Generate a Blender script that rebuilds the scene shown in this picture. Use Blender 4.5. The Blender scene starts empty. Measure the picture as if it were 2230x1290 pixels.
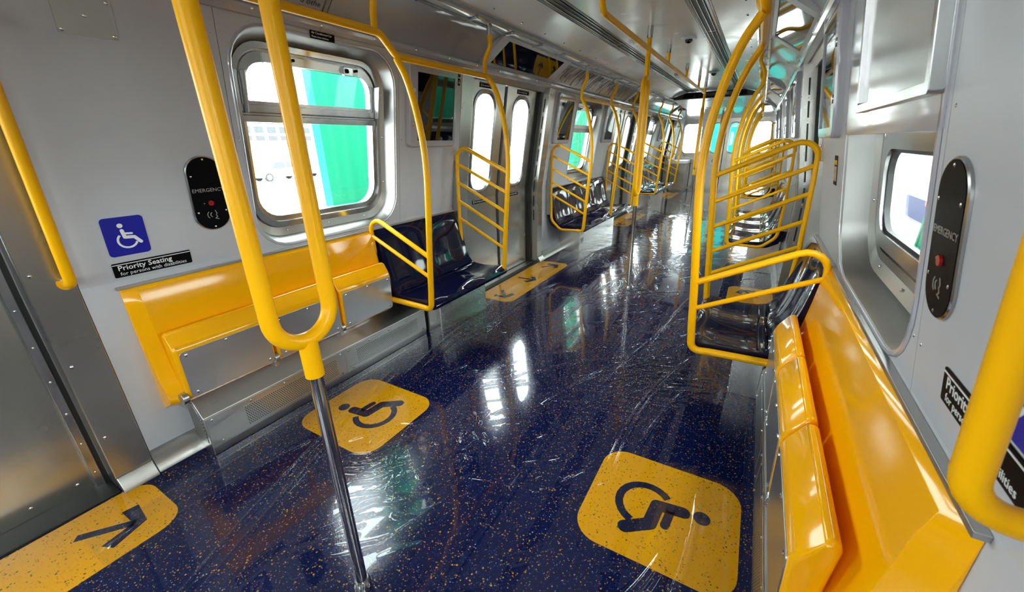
import bpy, bmesh, math, random
import numpy as np
from mathutils import Vector, Matrix

random.seed(7)
R = math.radians
SC = bpy.context.scene
COL = SC.collection

# ------------------------------------------------------------------ camera
CAM = (1.028, 0.0, 1.55)
AX = (0.86371919, 0.16145808, -0.47741015)     # world X in camera space (right, down, forward)
AY = (0.5035141, -0.31689053, 0.80377481)      # world Y
AZ = (-0.02151082, -0.93461847, -0.35500085)   # world Z
cd = bpy.data.cameras.new('camera')
co = bpy.data.objects.new('camera', cd)
COL.objects.link(co)
co.matrix_world = Matrix(((AX[0], -AX[1], -AX[2], CAM[0]),
                          (AY[0], -AY[1], -AY[2], CAM[1]),
                          (AZ[0], -AZ[1], -AZ[2], CAM[2]),
                          (0, 0, 0, 1)))
cd.sensor_fit = 'HORIZONTAL'
cd.sensor_width = 36
cd.lens = 870 / 2230 * 36
cd.clip_start = 0.02
cd.clip_end = 600
cd.dof.use_dof = True
cd.dof.focus_distance = 2.6
cd.dof.aperture_fstop = 5.6
SC.camera = co

# ------------------------------------------------------------------ world
wd = bpy.data.worlds.new('overcast_sky')
SC.world = wd
wd.use_nodes = True
bg = wd.node_tree.nodes['Background']
bg.inputs[0].default_value = (0.93, 0.97, 1.0, 1)
bg.inputs[1].default_value = 14.0
SC.view_settings.view_transform = 'Standard'
SC.view_settings.look = 'None'
SC.view_settings.exposure = 0.36
SC.view_settings.gamma = 1
SC.view_settings.use_curve_mapping = False
SC.cycles.use_denoising = True
SC.cycles.max_bounces = 8
SC.cycles.diffuse_bounces = 6
SC.cycles.glossy_bounces = 6
SC.cycles.transparent_max_bounces = 16
SC.cycles.caustics_reflective = False
SC.cycles.caustics_refractive = False
SC.cycles.sample_clamp_indirect = 6.0
STRIP_GLOW = 0.0

# Daylight portals: they give off no light of their own, they only tell the sampler where the window openings are.
def portal(p, nrm, w, h):
    ld = bpy.data.lights.new('window_portal', 'AREA')
    ld.shape = 'RECTANGLE'
    ld.size, ld.size_y = w, h
    ld.energy = 1.0
    ld.cycles.is_portal = True
    o = bpy.data.objects.new('window_portal', ld)
    COL.objects.link(o)
    n = Vector(nrm).normalized()
    up = Vector((0, 0, 1))
    r = up.cross(-n).normalized()
    u = (-n).cross(r)
    o.matrix_world = Matrix(((r.x, u.x, -n.x, p[0]), (r.y, u.y, -n.y, p[1]), (r.z, u.z, -n.z, p[2]), (0, 0, 0, 1)))
for s_ in (-1, 1):
    for k in range(4):
        if k < 3:
            portal((s_ * 1.515, 1.7775 + 4.52 * k, 1.595), (-s_, 0, -0.15), 0.90, 0.90)
        for c_ in (-0.84, -0.10):
            portal((s_ * 1.50, c_ + 4.52 * k, 1.56), (-s_, 0, -0.15), 0.34, 0.95)
for y_, n_ in ((15.24, -1), (-2.79, 1)):
    for x_, w_ in ((-0.965, 0.55), (-0.245, 0.28), (0.245, 0.28), (0.965, 0.55)):
        portal((x_, y_, 1.595), (0, n_, 0), w_, 0.9)

# ------------------------------------------------------------------ materials
def new_mat(name):
    m = bpy.data.materials.new(name)
    m.use_nodes = True
    return m, m.node_tree, m.node_tree.nodes['Principled BSDF']

def node(nt, t, **kw):
    n = nt.nodes.new(t)
    for k, v in kw.items():
        if k in n.inputs.keys() if hasattr(n.inputs, 'keys') else False:
            n.inputs[k].default_value = v
        else:
            setattr(n, k, v)
    return n

def plain(name, col, rough=0.4, metal=0.0, coat=0.0, spec=0.5, var=0.0, vscale=6.0, bump=0.0, bscale=40.0, rvar=0.0):
    m, nt, b = new_mat(name)
    b.inputs['Base Color'].default_value = (*col, 1)
    b.inputs['Roughness'].default_value = rough
    b.inputs['Metallic'].default_value = metal
    b.inputs['Specular IOR Level'].default_value = spec
    if coat:
        b.inputs['Coat Weight'].default_value = coat
        b.inputs['Coat Roughness'].default_value = 0.04
    tc = nt.nodes.new('ShaderNodeTexCoord')
    if var or rvar:
        n = nt.nodes.new('ShaderNodeTexNoise')
        n.inputs['Scale'].default_value = vscale
        n.inputs['Detail'].default_value = 4
        nt.links.new(tc.outputs['Object'], n.inputs['Vector'])
        if var:
            mx = nt.nodes.new('ShaderNodeMix')
            mx.data_type = 'RGBA'
            mx.inputs['A'].default_value = (*[c * (1 - var) for c in col], 1)
            mx.inputs['B'].default_value = (*[min(1, c * (1 + var)) for c in col], 1)
            nt.links.new(n.outputs['Fac'], mx.inputs['Factor'])
            nt.links.new(mx.outputs['Result'], b.inputs['Base Color'])
        if rvar:
            mr = nt.nodes.new('ShaderNodeMapRange')
            mr.inputs['From Min'].default_value = 0.3
            mr.inputs['From Max'].default_value = 0.7
            mr.inputs['To Min'].default_value = max(0.01, rough - rvar)
            mr.inputs['To Max'].default_value = rough + rvar
            nt.links.new(n.outputs['Fac'], mr.inputs['Value'])
            nt.links.new(mr.outputs['Result'], b.inputs['Roughness'])
    if bump:
        n2 = nt.nodes.new('ShaderNodeTexNoise')
        n2.inputs['Scale'].default_value = bscale
        n2.inputs['Detail'].default_value = 3
        nt.links.new(tc.outputs['Object'], n2.inputs['Vector'])
        bp = nt.nodes.new('ShaderNodeBump')
        bp.inputs['Strength'].default_value = bump
        bp.inputs['Distance'].default_value = 0.01
        nt.links.new(n2.outputs['Fac'], bp.inputs['Height'])
        nt.links.new(bp.outputs['Normal'], b.inputs['Normal'])
    return m

def brushed(name, col, rough, axis=1, contrast=0.09):
    """brushed metal, grain drawn out along one axis"""
    m, nt, b = new_mat(name)
    b.inputs['Metallic'].default_value = 1
    tc = nt.nodes.new('ShaderNodeTexCoord')
    mp = nt.nodes.new('ShaderNodeMapping')
    s = [70.0, 70.0, 70.0]
    s[axis] = 1.5
    mp.inputs['Scale'].default_value = s
    nt.links.new(tc.outputs['Object'], mp.inputs['Vector'])
    n = nt.nodes.new('ShaderNodeTexNoise')
    n.inputs['Scale'].default_value = 3
    n.inputs['Detail'].default_value = 3
    nt.links.new(mp.outputs['Vector'], n.inputs['Vector'])
    big = nt.nodes.new('ShaderNodeTexNoise')
    big.inputs['Scale'].default_value = 2.2
    nt.links.new(tc.outputs['Object'], big.inputs['Vector'])
    ad = nt.nodes.new('ShaderNodeMath')
    ad.operation = 'ADD'
    nt.links.new(n.outputs['Fac'], ad.inputs[0])
    nt.links.new(big.outputs['Fac'], ad.inputs[1])
    mr = nt.nodes.new('ShaderNodeMapRange')
    mr.inputs['From Min'].default_value = 0.6
    mr.inputs['From Max'].default_value = 1.4
    mr.inputs['To Min'].default_value = rough - contrast
    mr.inputs['To Max'].default_value = rough + contrast
    nt.links.new(ad.outputs[0], mr.inputs['Value'])
    nt.links.new(mr.outputs['Result'], b.inputs['Roughness'])
    mx = nt.nodes.new('ShaderNodeMix')
    mx.data_type = 'RGBA'
    mx.inputs['A'].default_value = (*[c * 0.97 for c in col], 1)
    mx.inputs['B'].default_value = (*[min(1, c * 1.03) for c in col], 1)
    nt.links.new(n.outputs['Fac'], mx.inputs['Factor'])
    nt.links.new(mx.outputs['Result'], b.inputs['Base Color'])
    return m

def perforated(name, pitch=0.0125, u=1, v=2):
    """steel sheet punched with staggered round holes"""
    m, nt, b = new_mat(name)
    tc = nt.nodes.new('ShaderNodeTexCoord')
    sp = nt.nodes.new('ShaderNodeSeparateXYZ')
    nt.links.new(tc.outputs['Object'], sp.inputs[0])
    def mth(op, a, c=None):
        n = nt.nodes.new('ShaderNodeMath')
        n.operation = op
        for i, q in enumerate((a, c)):
            if q is None:
                continue
            if isinstance(q, (int, float)):
                n.inputs[i].default_value = q
            else:
                nt.links.new(q, n.inputs[i])
        return n.outputs[0]
    row = mth('DIVIDE', sp.outputs[v], pitch * 0.866)
    off = mth('MULTIPLY', mth('FLOORED_MODULO', mth('FLOOR', row), 2), 0.5)
    colm = mth('ADD', mth('DIVIDE', sp.outputs[u], pitch), off)
    du = mth('SUBTRACT', mth('FRACT', colm), 0.5)
    dv = mth('SUBTRACT', mth('FRACT', row), 0.5)
    d2 = mth('ADD', mth('MULTIPLY', du, du), mth('MULTIPLY', dv, dv))
    hole = mth('LESS_THAN', d2, 0.085)
    mx = nt.nodes.new('ShaderNodeMix')
    mx.data_type = 'RGBA'
    mx.inputs['A'].default_value = (0.52, 0.51, 0.5, 1)
    mx.inputs['B'].default_value = (0.012, 0.012, 0.012, 1)
    nt.links.new(hole, mx.inputs['Factor'])
    nt.links.new(mx.outputs['Result'], b.inputs['Base Color'])
    nt.links.new(mth('SUBTRACT', 1.0, hole), b.inputs['Metallic'])
    nt.links.new(mth('ADD', mth('MULTIPLY', hole, 0.5), 0.32), b.inputs['Roughness'])
    return m

def speckled(name, base, layers, rough, bump, rvar=0.05):
    """resilient flooring with chips: layers of (scale, colour, density, radius)"""
    m, nt, b = new_mat(name)
    tc = nt.nodes.new('ShaderNodeTexCoord')
    col = None
    prev = base
    for i, (scale, c, dens, rad) in enumerate(layers):
        vo = nt.nodes.new('ShaderNodeTexVoronoi')
        vo.inputs['Scale'].default_value = scale
        mp = nt.nodes.new('ShaderNodeMapping')
        mp.inputs['Location'].default_value = (i * 3.7, i * 1.3, 0.37 + i)
        nt.links.new(tc.outputs['Object'], mp.inputs['Vector'])
        # ragged edges on the chips
        nz = nt.nodes.new('ShaderNodeTexNoise')
        nz.inputs['Scale'].default_value = scale * 1.6
        nt.links.new(mp.outputs['Vector'], nz.inputs['Vector'])
        mixv = nt.nodes.new('ShaderNodeMix')
        mixv.data_type = 'VECTOR'
        mixv.inputs['Factor'].default_value = 0.35 / scale
        nt.links.new(mp.outputs['Vector'], mixv.inputs['A'])
        nt.links.new(nz.outputs['Color'], mixv.inputs['B'])
        nt.links.new(mixv.outputs['Result'], vo.inputs['Vector'])
        sp = nt.nodes.new('ShaderNodeSeparateColor')
        nt.links.new(vo.outputs['Color'], sp.inputs[0])
        g = nt.nodes.new('ShaderNodeMath')
        g.operation = 'GREATER_THAN'
        g.inputs[1].default_value = 1 - dens
        nt.links.new(sp.outputs[0], g.inputs[0])
        # chip size differs from chip to chip
        rr_ = nt.nodes.new('ShaderNodeMath')
        rr_.operation = 'MULTIPLY'
        rr_.inputs[1].default_value = rad
        nt.links.new(sp.outputs[1], rr_.inputs[0])
        l = nt.nodes.new('ShaderNodeMath')
        l.operation = 'LESS_THAN'
        nt.links.new(vo.outputs['Distance'], l.inputs[0])
        nt.links.new(rr_.outputs[0], l.inputs[1])
        f = nt.nodes.new('ShaderNodeMath')
        f.operation = 'MULTIPLY'
        nt.links.new(g.outputs[0], f.inputs[0])
        nt.links.new(l.outputs[0], f.inputs[1])
        mx = nt.nodes.new('ShaderNodeMix')
        mx.data_type = 'RGBA'
        if col is None:
            mx.inputs['A'].default_value = (*base, 1)
        else:
            nt.links.new(col, mx.inputs['A'])
        mx.inputs['B'].default_value = (*c, 1)
        nt.links.new(f.outputs[0], mx.inputs['Factor'])
        col = mx.outputs['Result']
    nt.links.new(col, b.inputs['Base Color'])
    b.inputs['Roughness'].default_value = rough
    n2 = nt.nodes.new('ShaderNodeTexNoise')
    n2.inputs['Scale'].default_value = 160
    n2.inputs['Detail'].default_value = 2
    nt.links.new(tc.outputs['Object'], n2.inputs['Vector'])
    bp = nt.nodes.new('ShaderNodeBump')
    bp.inputs['Strength'].default_value = bump
    bp.inputs['Distance'].default_value = 0.004
    nt.links.new(n2.outputs['Fac'], bp.inputs['Height'])
    nt.links.new(bp.outputs['Normal'], b.inputs['Normal'])
    return m

def film_mat(name, ior=1.5, tint=(0.93, 0.95, 0.97), rough=0.02):
    """thin clear plastic: clear straight through, mirror-like by Fresnel"""
    m = bpy.data.materials.new(name)
    m.use_nodes = True
    nt = m.node_tree
    nt.nodes.clear()
    out = nt.nodes.new('ShaderNodeOutputMaterial')
    tr = nt.nodes.new('ShaderNodeBsdfTransparent')
    tr.inputs[0].default_value = (*tint, 1)
    gl = nt.nodes.new('ShaderNodeBsdfGlossy')
    gl.inputs['Roughness'].default_value = rough
    gl.inputs[0].default_value = (1, 1, 1, 1)
    f0 = ((ior - 1) / (ior + 1)) ** 2
    lw = nt.nodes.new('ShaderNodeLayerWeight')
    lw.inputs['Blend'].default_value = 0.5
    pw = nt.nodes.new('ShaderNodeMath')
    pw.operation = 'POWER'
    pw.inputs[1].default_value = 5
    nt.links.new(lw.outputs['Facing'], pw.inputs[0])
    fr = nt.nodes.new('ShaderNodeMath')
    fr.operation = 'MULTIPLY_ADD'
    fr.inputs[1].default_value = 1 - f0
    fr.inputs[2].default_value = f0
    nt.links.new(pw.outputs[0], fr.inputs[0])
    mx = nt.nodes.new('ShaderNodeMixShader')
    nt.links.new(fr.outputs[0], mx.inputs[0])
    nt.links.new(tr.outputs[0], mx.inputs[1])
    nt.links.new(gl.outputs[0], mx.inputs[2])
    nt.links.new(mx.outputs[0], out.inputs[0])
    return m, nt, gl, fr

def printed(name, paper, ink, uscale, vscale, dens):
    """a printed card: rows of dark type broken into words"""
    m, nt, b = new_mat(name)
    tc = nt.nodes.new('ShaderNodeTexCoord')
    mp = nt.nodes.new('ShaderNodeMapping')
    mp.inputs['Scale'].default_value = (uscale, vscale, 1)
    nt.links.new(tc.outputs['Generated'], mp.inputs['Vector'])
    br = nt.nodes.new('ShaderNodeTexBrick')
    br.inputs['Scale'].default_value = 1
    br.inputs['Mortar Size'].default_value = 0.07
    br.inputs['Brick Width'].default_value = 0.9
    br.inputs['Row Height'].default_value = 0.5
    br.inputs['Color1'].default_value = (*ink, 1)
    br.inputs['Color2'].default_value = (*[(a + c) / 2 for a, c in zip(ink, paper)], 1)
    br.inputs['Mortar'].default_value = (*paper, 1)
    nt.links.new(mp.outputs['Vector'], br.inputs['Vector'])
    nz = nt.nodes.new('ShaderNodeTexNoise')
    nz.inputs['Scale'].default_value = 3.5
    nt.links.new(tc.outputs['Generated'], nz.inputs['Vector'])
    gt = nt.nodes.new('ShaderNodeMath')
    gt.operation = 'GREATER_THAN'
    gt.inputs[1].default_value = 1 - dens
    nt.links.new(nz.outputs['Fac'], gt.inputs[0])
    mx = nt.nodes.new('ShaderNodeMix')
    mx.data_type = 'RGBA'
    mx.inputs['A'].default_value = (*paper, 1)
    nt.links.new(gt.outputs[0], mx.inputs['Factor'])
    nt.links.new(br.outputs['Color'], mx.inputs['B'])
    nt.links.new(mx.outputs['Result'], b.inputs['Base Color'])
    b.inputs['Roughness'].default_value = 0.12
    return m

YEL = (0.95, 0.45, 0.001)
M = {}
M['yellow'] = plain('yellow_enamel', YEL, 0.30, spec=0.25)
M['yellow_seat'] = plain('yellow_moulding', (0.97, 0.43, 0.001), 0.10, spec=0.35)
M['steel'] = brushed('brushed_steel', (0.50, 0.49, 0.475), 0.30, axis=1, contrast=0.035)
M['steel_v'] = plain('brushed_steel_upright', (0.42, 0.405, 0.38), 0.27, metal=1, rvar=0.05, vscale=1.5)
M['steel_door'] = plain('door_steel', (0.44, 0.425, 0.385), 0.25, metal=1, rvar=0.025, vscale=1.2)
M['steel_mirror'] = plain('polished_steel', (0.72, 0.72, 0.71), 0.09, metal=1)
M['steel_tube'] = plain('tube_steel', (0.60, 0.58, 0.56), 0.13, metal=1)
M['reveal_steel'] = plain('dull_steel', (0.36, 0.355, 0.34), 0.42, metal=1, rvar=0.06, vscale=3)
M['perf'] = perforated('perforated_steel')
M['perf_x'] = perforated('perforated_steel_end', u=0, v=2)
M['fine_steel'] = brushed('woven_steel_sheet', (0.60, 0.60, 0.61), 0.33, axis=1, contrast=0.05)
M['wall'] = plain('grey_wall_panel', (0.54, 0.54, 0.57), 0.42, var=0.03, vscale=14)
M['gloss'] = plain('grey_gloss_plastic', (0.46, 0.45, 0.50), 0.1, coat=0.3)
M['cove'] = plain('grey_gloss_cove', (0.38, 0.38, 0.395), 0.07, bump=0.10, bscale=5)
M['pale_gloss'] = plain('pale_clouded_sheet', (0.50, 0.51, 0.50), 0.16, bump=0.10, bscale=4)
M['ceil'] = plain('ceiling_panel', (0.72, 0.72, 0.72), 0.22, metal=0.1, rvar=0.06, vscale=3)
M['alu'] = plain('aluminium_trim', (0.47, 0.47, 0.47), 0.22, metal=1, rvar=0.05)
M['dark_slot'] = plain('dark_slot', (0.01, 0.01, 0.011), 0.5)
M['rubber'] = plain('black_rubber', (0.012, 0.012, 0.012), 0.45)
M['black'] = plain('black_plate', (0.006, 0.006, 0.0065), 0.35, spec=0.02)
M['screen'] = plain('black_screen', (0.004, 0.004, 0.005), 0.03, spec=0.6)
M['navy_seat'] = plain('navy_moulding', (0.003, 0.0048, 0.027), 0.06, spec=0.4, bump=0.03, bscale=6)
M['white'] = plain('white_print', (0.85, 0.85, 0.85), 0.35)
M['blue_sign'] = plain('blue_sign', (0.008, 0.012, 0.33), 0.3)
M['red'] = plain('red_button', (0.35, 0.01, 0.008), 0.3)
M['purple_ink'] = plain('purple_print', (0.05, 0.035, 0.22), 0.3)
M['ink'] = plain('black_print', (0.02, 0.02, 0.022), 0.3)
M['cabinet_white'] = plain('cabinet_top', (0.7, 0.7, 0.71), 0.3)
M['card_paper'] = plain('card_paper', (0.55, 0.545, 0.555), 0.14)
M['grey_ink'] = plain('grey_print', (0.16, 0.16, 0.17), 0.2)
M['card_a'] = printed('printed_card', (0.56, 0.555, 0.56), (0.06, 0.06, 0.065), 5, 7, 0.58)
M['card_b'] = printed('printed_card_fine', (0.52, 0.515, 0.52), (0.10, 0.10, 0.11), 9, 12, 0.55)
M['floor'] = speckled('speckled_navy_floor', (0.0035, 0.0085, 0.052),
                      [(150, (0.020, 0.055, 0.20), 0.42, 0.42), (90, (0.010, 0.018, 0.09), 0.5, 0.5), (190, (0.55, 0.20, 0.015), 0.14, 0.55), (125, (0.62, 0.27, 0.03), 0.085, 0.55), (170, (0.28, 0.36, 0.50), 0.05, 0.5)],
                      0.11, 0.06)
M['mat'] = speckled('speckled_yellow_floor', (0.90, 0.40, 0.004),
                    [(150, (0.75, 0.28, 0.004), 0.35, 0.45), (120, (0.10, 0.085, 0.02), 0.15, 0.5), (190, (0.05, 0.05, 0.03), 0.10, 0.5)], 0.16, 0.08)
M['mat_ink'] = speckled('speckled_navy_symbol', (0.012, 0.015, 0.05),
                        [(140, (0.30, 0.13, 0.01), 0.10, 0.5), (170, (0.08, 0.10, 0.16), 0.2, 0.45)], 0.16, 0.08)
M['film'], _nt, _gl, _fr = film_mat('clear_plastic_film', 1.5, (0.95, 0.96, 0.98), 0.03)
M['glass'], _nt2, _gl2, _fr2 = film_mat('window_glass', 1.45, (0.93, 0.98, 0.96), 0.0)
m, nt, b = new_mat('light_strip_lens')
b.inputs['Base Color'].default_value = (0.42, 0.42, 0.41, 1)
b.inputs['Roughness'].default_value = 0.18
b.inputs['Emission Color'].default_value = (1, 0.97, 0.93, 1)
b.inputs['Emission Strength'].default_value = STRIP_GLOW
M['lens'] = m
M['green'] = plain('green_sheeting', (0.009, 0.165, 0.088), 0.6, spec=0.05, var=0.10, vscale=1.5)
M['teal'] = plain('teal_sheeting', (0.008, 0.15, 0.135), 0.6, spec=0.05, var=0.1, vscale=1.5)
M['bright_steel'] = brushed('bright_steel', (0.66, 0.655, 0.64), 0.22, axis=1, contrast=0.04)
M['concrete'] = plain('pale_concrete', (0.62, 0.61, 0.60), 0.85, var=0.1, vscale=0.4)
M['facade'] = plain('pale_facade', (0.55, 0.56, 0.58), 0.8, var=0.05, vscale=0.2)
M['facade_glass'] = plain('facade_glass', (0.055, 0.06, 0.065), 0.5, spec=0.2)
M['car_white'] = plain('white_car_paint', (0.72, 0.73, 0.75), 0.2, coat=0.5)
M['car_black'] = plain('black_car_paint', (0.012, 0.012, 0.014), 0.15, coat=0.6)
M['car_red'] = plain('red_car_paint', (0.5, 0.02, 0.012), 0.2, coat=0.5)
M['car_glass'] = plain('car_glass', (0.02, 0.025, 0.03), 0.06)
M['tyre'] = plain('tyre', (0.02, 0.02, 0.02), 0.8)
M['brick_red'] = plain('red_barrier', (0.30, 0.08, 0.06), 0.8)
M['skip_blue'] = plain('blue_paint', (0.004, 0.014, 0.10), 0.5)
M['asphalt'] = plain('asphalt', (0.16, 0.155, 0.145), 0.9, var=0.3, vscale=3)
M['tree'] = plain('leaves', (0.05, 0.11, 0.04), 0.7, var=0.4, vscale=3)
M['bark'] = plain('bark', (0.1, 0.07, 0.05), 0.9)

# ------------------------------------------------------------------ mesh building
WO = {}                      # world origin of every object built in world coordinates

def world_origin(o):
    return WO.get(o.name, Vector((0, 0, 0))) if o else Vector((0, 0, 0))

class MB:
    def __init__(self):
        self.v, self.f = [], []
    def add(self, vs, fs):
        k = len(self.v)
        self.v += [tuple(p) for p in vs]
        self.f += [tuple(i + k for i in q) for q in fs]
        return self
    def box(self, x0, x1, y0, y1, z0, z1):
        return self.add([(x0, y0, z0), (x1, y0, z0), (x1, y1, z0), (x0, y1, z0), (x0, y0, z1), (x1, y0, z1), (x1, y1, z1), (x0, y1, z1)],
                        [(0, 3, 2, 1), (4, 5, 6, 7), (0, 1, 5, 4), (1, 2, 6, 5), (2, 3, 7, 6), (3, 0, 4, 7)])
    def loft(self, rings, cap0=False, cap1=False, closed=False):
        n = len(rings[0])
        vs = [p for r in rings for p in r]
        fs = []
        m = len(rings)
        for i in range(m if closed else m - 1):
            j = (i + 1) % m
            for k in range(n):
                l = (k + 1) % n
                fs.append((i * n + k, i * n + l, j * n + l, j * n + k))
        if cap0:
            fs.append(tuple(range(n))[::-1])
        if cap1:
            fs.append(tuple((m - 1) * n + k for k in range(n)))
        return self.add(vs, fs)
    def prism_y(self, prof, y0, y1):          # profile of (x, z)
        return self.loft([[(x, y0, z) for x, z in prof], [(x, y1, z) for x, z in prof]], True, True)
    def prism_x(self, prof, x0, x1):          # profile of (y, z)
        return self.loft([[(x0, y, z) for y, z in prof], [(x1, y, z) for y, z in prof]], True, True)
    def prism_z(self, prof, z0, z1):
        return self.loft([[(x, y, z0) for x, y in prof], [(x, y, z1) for x, y in prof]], True, True)
    def sheet_y(self, prof, y0, y1):          # open profile (x, z), no caps
        n = len(prof)
        return self.add([(x, y0, z) for x, z in prof] + [(x, y1, z) for x, z in prof],
                        [(i, i + 1, n + i + 1, n + i) for i in range(n - 1)])
    def tube(self, path, r, n=12, cap=True):
        n = n * 2 if n >= 12 else n
        P = [Vector(p) for p in path]
        rs = r if isinstance(r, (list, tuple)) else [r] * len(P)
        t = [(P[min(i + 1, len(P) - 1)] - P[max(i - 1, 0)]).normalized() for i in range(len(P))]
        a = Vector((0, 0, 1)) if abs(t[0].z) < 0.9 else Vector((1, 0, 0))
        u = (a - t[0] * a.dot(t[0])).normalized()
        rings = []
        for i, p in enumerate(P):
            u = (u - t[i] * u.dot(t[i])).normalized()
            w = t[i].cross(u)
            rings.append([p + (u * math.cos(2 * math.pi * k / n) + w * math.sin(2 * math.pi * k / n)) * rs[i] for k in range(n)])
        return self.loft(rings, cap, cap)
    def disc(self, c, axis, r, h, n=14):
        c = Vector(c)
        ax = Vector(axis).normalized()
        return self.tube([c, c + ax * h], r, n)
    def strip(self, pts, w, z0, z1, ends=True):          # flat thick line in the local XY plane
        k = 0
        for (x0, y0), (x1, y1) in zip(pts[:-1], pts[1:]):
            d = Vector((x1 - x0, y1 - y0, 0))
            if d.length < 1e-9:
                continue
            d.normalize()
            nx, ny = -d.y * w / 2, d.x * w / 2
            k += 1
            self.prism_z([(x0 + nx, y0 + ny), (x0 - nx, y0 - ny), (x1 - nx, y1 - ny), (x1 + nx, y1 + ny)], z0, z1 + 0.00008 * (k % 3))
        js = pts if ends else pts[1:-1]
        for i, (x, y) in enumerate(js):
            self.prism_z([(x + w / 2 * math.cos(a * math.pi / 12), y + w / 2 * math.sin(a * math.pi / 12)) for a in range(24)], z0, z1 + 0.0003 + 0.00008 * (i % 3))
        return self
    def mesh(self, name, off=Vector((0, 0, 0)), angle=35, recalc=True):
        me = bpy.data.meshes.new(name)
        me.from_pydata([(x - off.x, y - off.y, z - off.z) for x, y, z in self.v], [], self.f)
        if recalc:
            bm = bmesh.new()
            bm.from_mesh(me)
            bmesh.ops.recalc_face_normals(bm, faces=bm.faces)
            bm.to_mesh(me)
            bm.free()
        me.polygons.foreach_set('use_smooth', [True] * len(me.polygons))
        me.set_sharp_from_angle(angle=R(angle))
        me.update()
        return me

def link(name, me, mat=None, parent=None, loc=None):
    o = bpy.data.objects.new(name, me)
    COL.objects.link(o)
    if mat is not None and me is not None and not me.materials:
        me.materials.append(mat)
    if parent is not None:
        o.parent = parent
    if loc is not None:
        o.location = loc
    return o

def part(mb, name, mat, parent, bevel=0.0, seg=2, label=None, angle=35, local=False):
    """a mesh given in world coordinates, hung under its thing"""
    off = Vector((0, 0, 0)) if local else world_origin(parent)
    o = link(name, mb.mesh(name, off, angle), M[mat] if isinstance(mat, str) else mat, parent)
    WO[o.name] = off
    if bevel:
        add_bevel(o, bevel, seg)
    if label:
        o['label'] = label
    return o

def add_bevel(o, w, seg=2, ang=30):
    b = o.modifiers.new('bevel', 'BEVEL')
    b.width = w
    b.segments = seg
    b.limit_method = 'ANGLE'
    b.angle_limit = R(ang)
    b.harden_normals = True

def tag(o, label, cat, group=None, kind=None):
    o['label'] = label
    o['category'] = cat
    if group:
        o['group'] = group
    if kind:
        o['kind'] = kind
    return o

def thing(name, label, cat, loc=(0, 0, 0), group=None, kind=None, frame=None):
    o = bpy.data.objects.new(name, None)
    COL.objects.link(o)
    o.empty_display_size = 0.1
    if frame is not None:
        o.matrix_world = frame
        WO[o.name] = Vector((0, 0, 0))
    else:
        o.location = loc
        WO[o.name] = Vector(loc)
    return tag(o, label, cat, group, kind)

def single(mb, name, mat, label, cat, group=None, kind=None, bevel=0.0, seg=2, angle=35):
    """a thing that is one mesh, its origin at the foot of its box"""
    a = np.array(mb.v)
    off = Vector(((a[:, 0].min() + a[:, 0].max()) / 2, (a[:, 1].min() + a[:, 1].max()) / 2, a[:, 2].min()))
    o = link(name, mb.mesh(name, off, angle), M[mat] if isinstance(mat, str) else mat, None, off)
    WO[o.name] = off
    if bevel:
        add_bevel(o, bevel, seg)
    return tag(o, label, cat, group, kind)

def fillet(pts, rad, n=6):
    """round the corners of a path"""
    P = [Vector(p) for p in pts]
    rads = rad if isinstance(rad, (list, tuple)) else [rad] * len(P)
    out = [P[0]]
    for i in range(1, len(P) - 1):
        a, b, c = P[i - 1], P[i], P[i + 1]
        u, w = (a - b), (c - b)
        lu, lw = u.length, w.length
        u.normalize(); w.normalize()
        ang = math.acos(max(-1, min(1, u.dot(w))))
        if ang > math.pi - 0.02 or rads[i] <= 0:
            out.append(b)
            continue
        d = min(rads[i] / math.tan(ang / 2), lu * 0.48, lw * 0.48)
        r = d * math.tan(ang / 2)
        cen = b + (u + w).normalized() * (r / math.sin(ang / 2))
        s, e = b + u * d - cen, b + w * d - cen
        tot = math.pi - ang
        for k in range(n + 1):
            t = k / n
            q = (s * math.sin((1 - t) * tot) + e * math.sin(t * tot)) / math.sin(tot)
            out.append(cen + q)
    out.append(P[-1])
    return out

def smooth_path(pts, n=6):
    """Catmull-Rom through the points"""
    P = [Vector(p) for p in pts]
    P = [P[0] * 2 - P[1]] + P + [P[-1] * 2 - P[-2]]
    out = []
    for i in range(1, len(P) - 2):
        for k in range(n):
            t = k / n
            a, b, c, d = P[i - 1], P[i], P[i + 1], P[i + 2]
            out.append(0.5 * ((2 * b) + (c - a) * t + (2 * a - 5 * b + 4 * c - d) * t * t + (3 * b - a - 3 * c + d) * t ** 3))
    out.append(P[-2])
    return out

def rr(a0, a1, b0, b1, r, n=6):
    """rounded rectangle, counter-clockwise; r may give one radius for the top and one for the bottom corners"""
    rt, rb = r if isinstance(r, tuple) else (r, r)
    lim = min((a1 - a0) / 2 - 1e-4, (b1 - b0) / 2 - 1e-4)
    rt, rb = min(rt, max(lim, b1 - b0 - 0.02 if rb < 0.01 else lim)), min(rb, max(lim, b1 - b0 - 0.02 if rt < 0.01 else lim))
    out = []
    for ca, cb, st, r in ((a1 - rt, b1 - rt, 0, rt), (a0 + rt, b1 - rt, 90, rt), (a0 + rb, b0 + rb, 180, rb), (a1 - rb, b0 + rb, 270, rb)):
        for k in range(n + 1):
            t = R(st + 90 * k / n)
            out.append((ca + r * math.cos(t), cb + r * math.sin(t)))
    return out

# ------------------------------------------------------------------ the car's cross-section
XW, LEAN = 1.42, 0.18 / 1.18
def wx(z):
    return XW if z <= 1.0 else XW - (z - 1.0) * LEAN

def wp(s, y, z, d=0.0):
    return (s * (wx(z) - d), y, z)

def ring(s, yz, d):
    return [wp(s, y, z, d) for y, z in yz]

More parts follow.
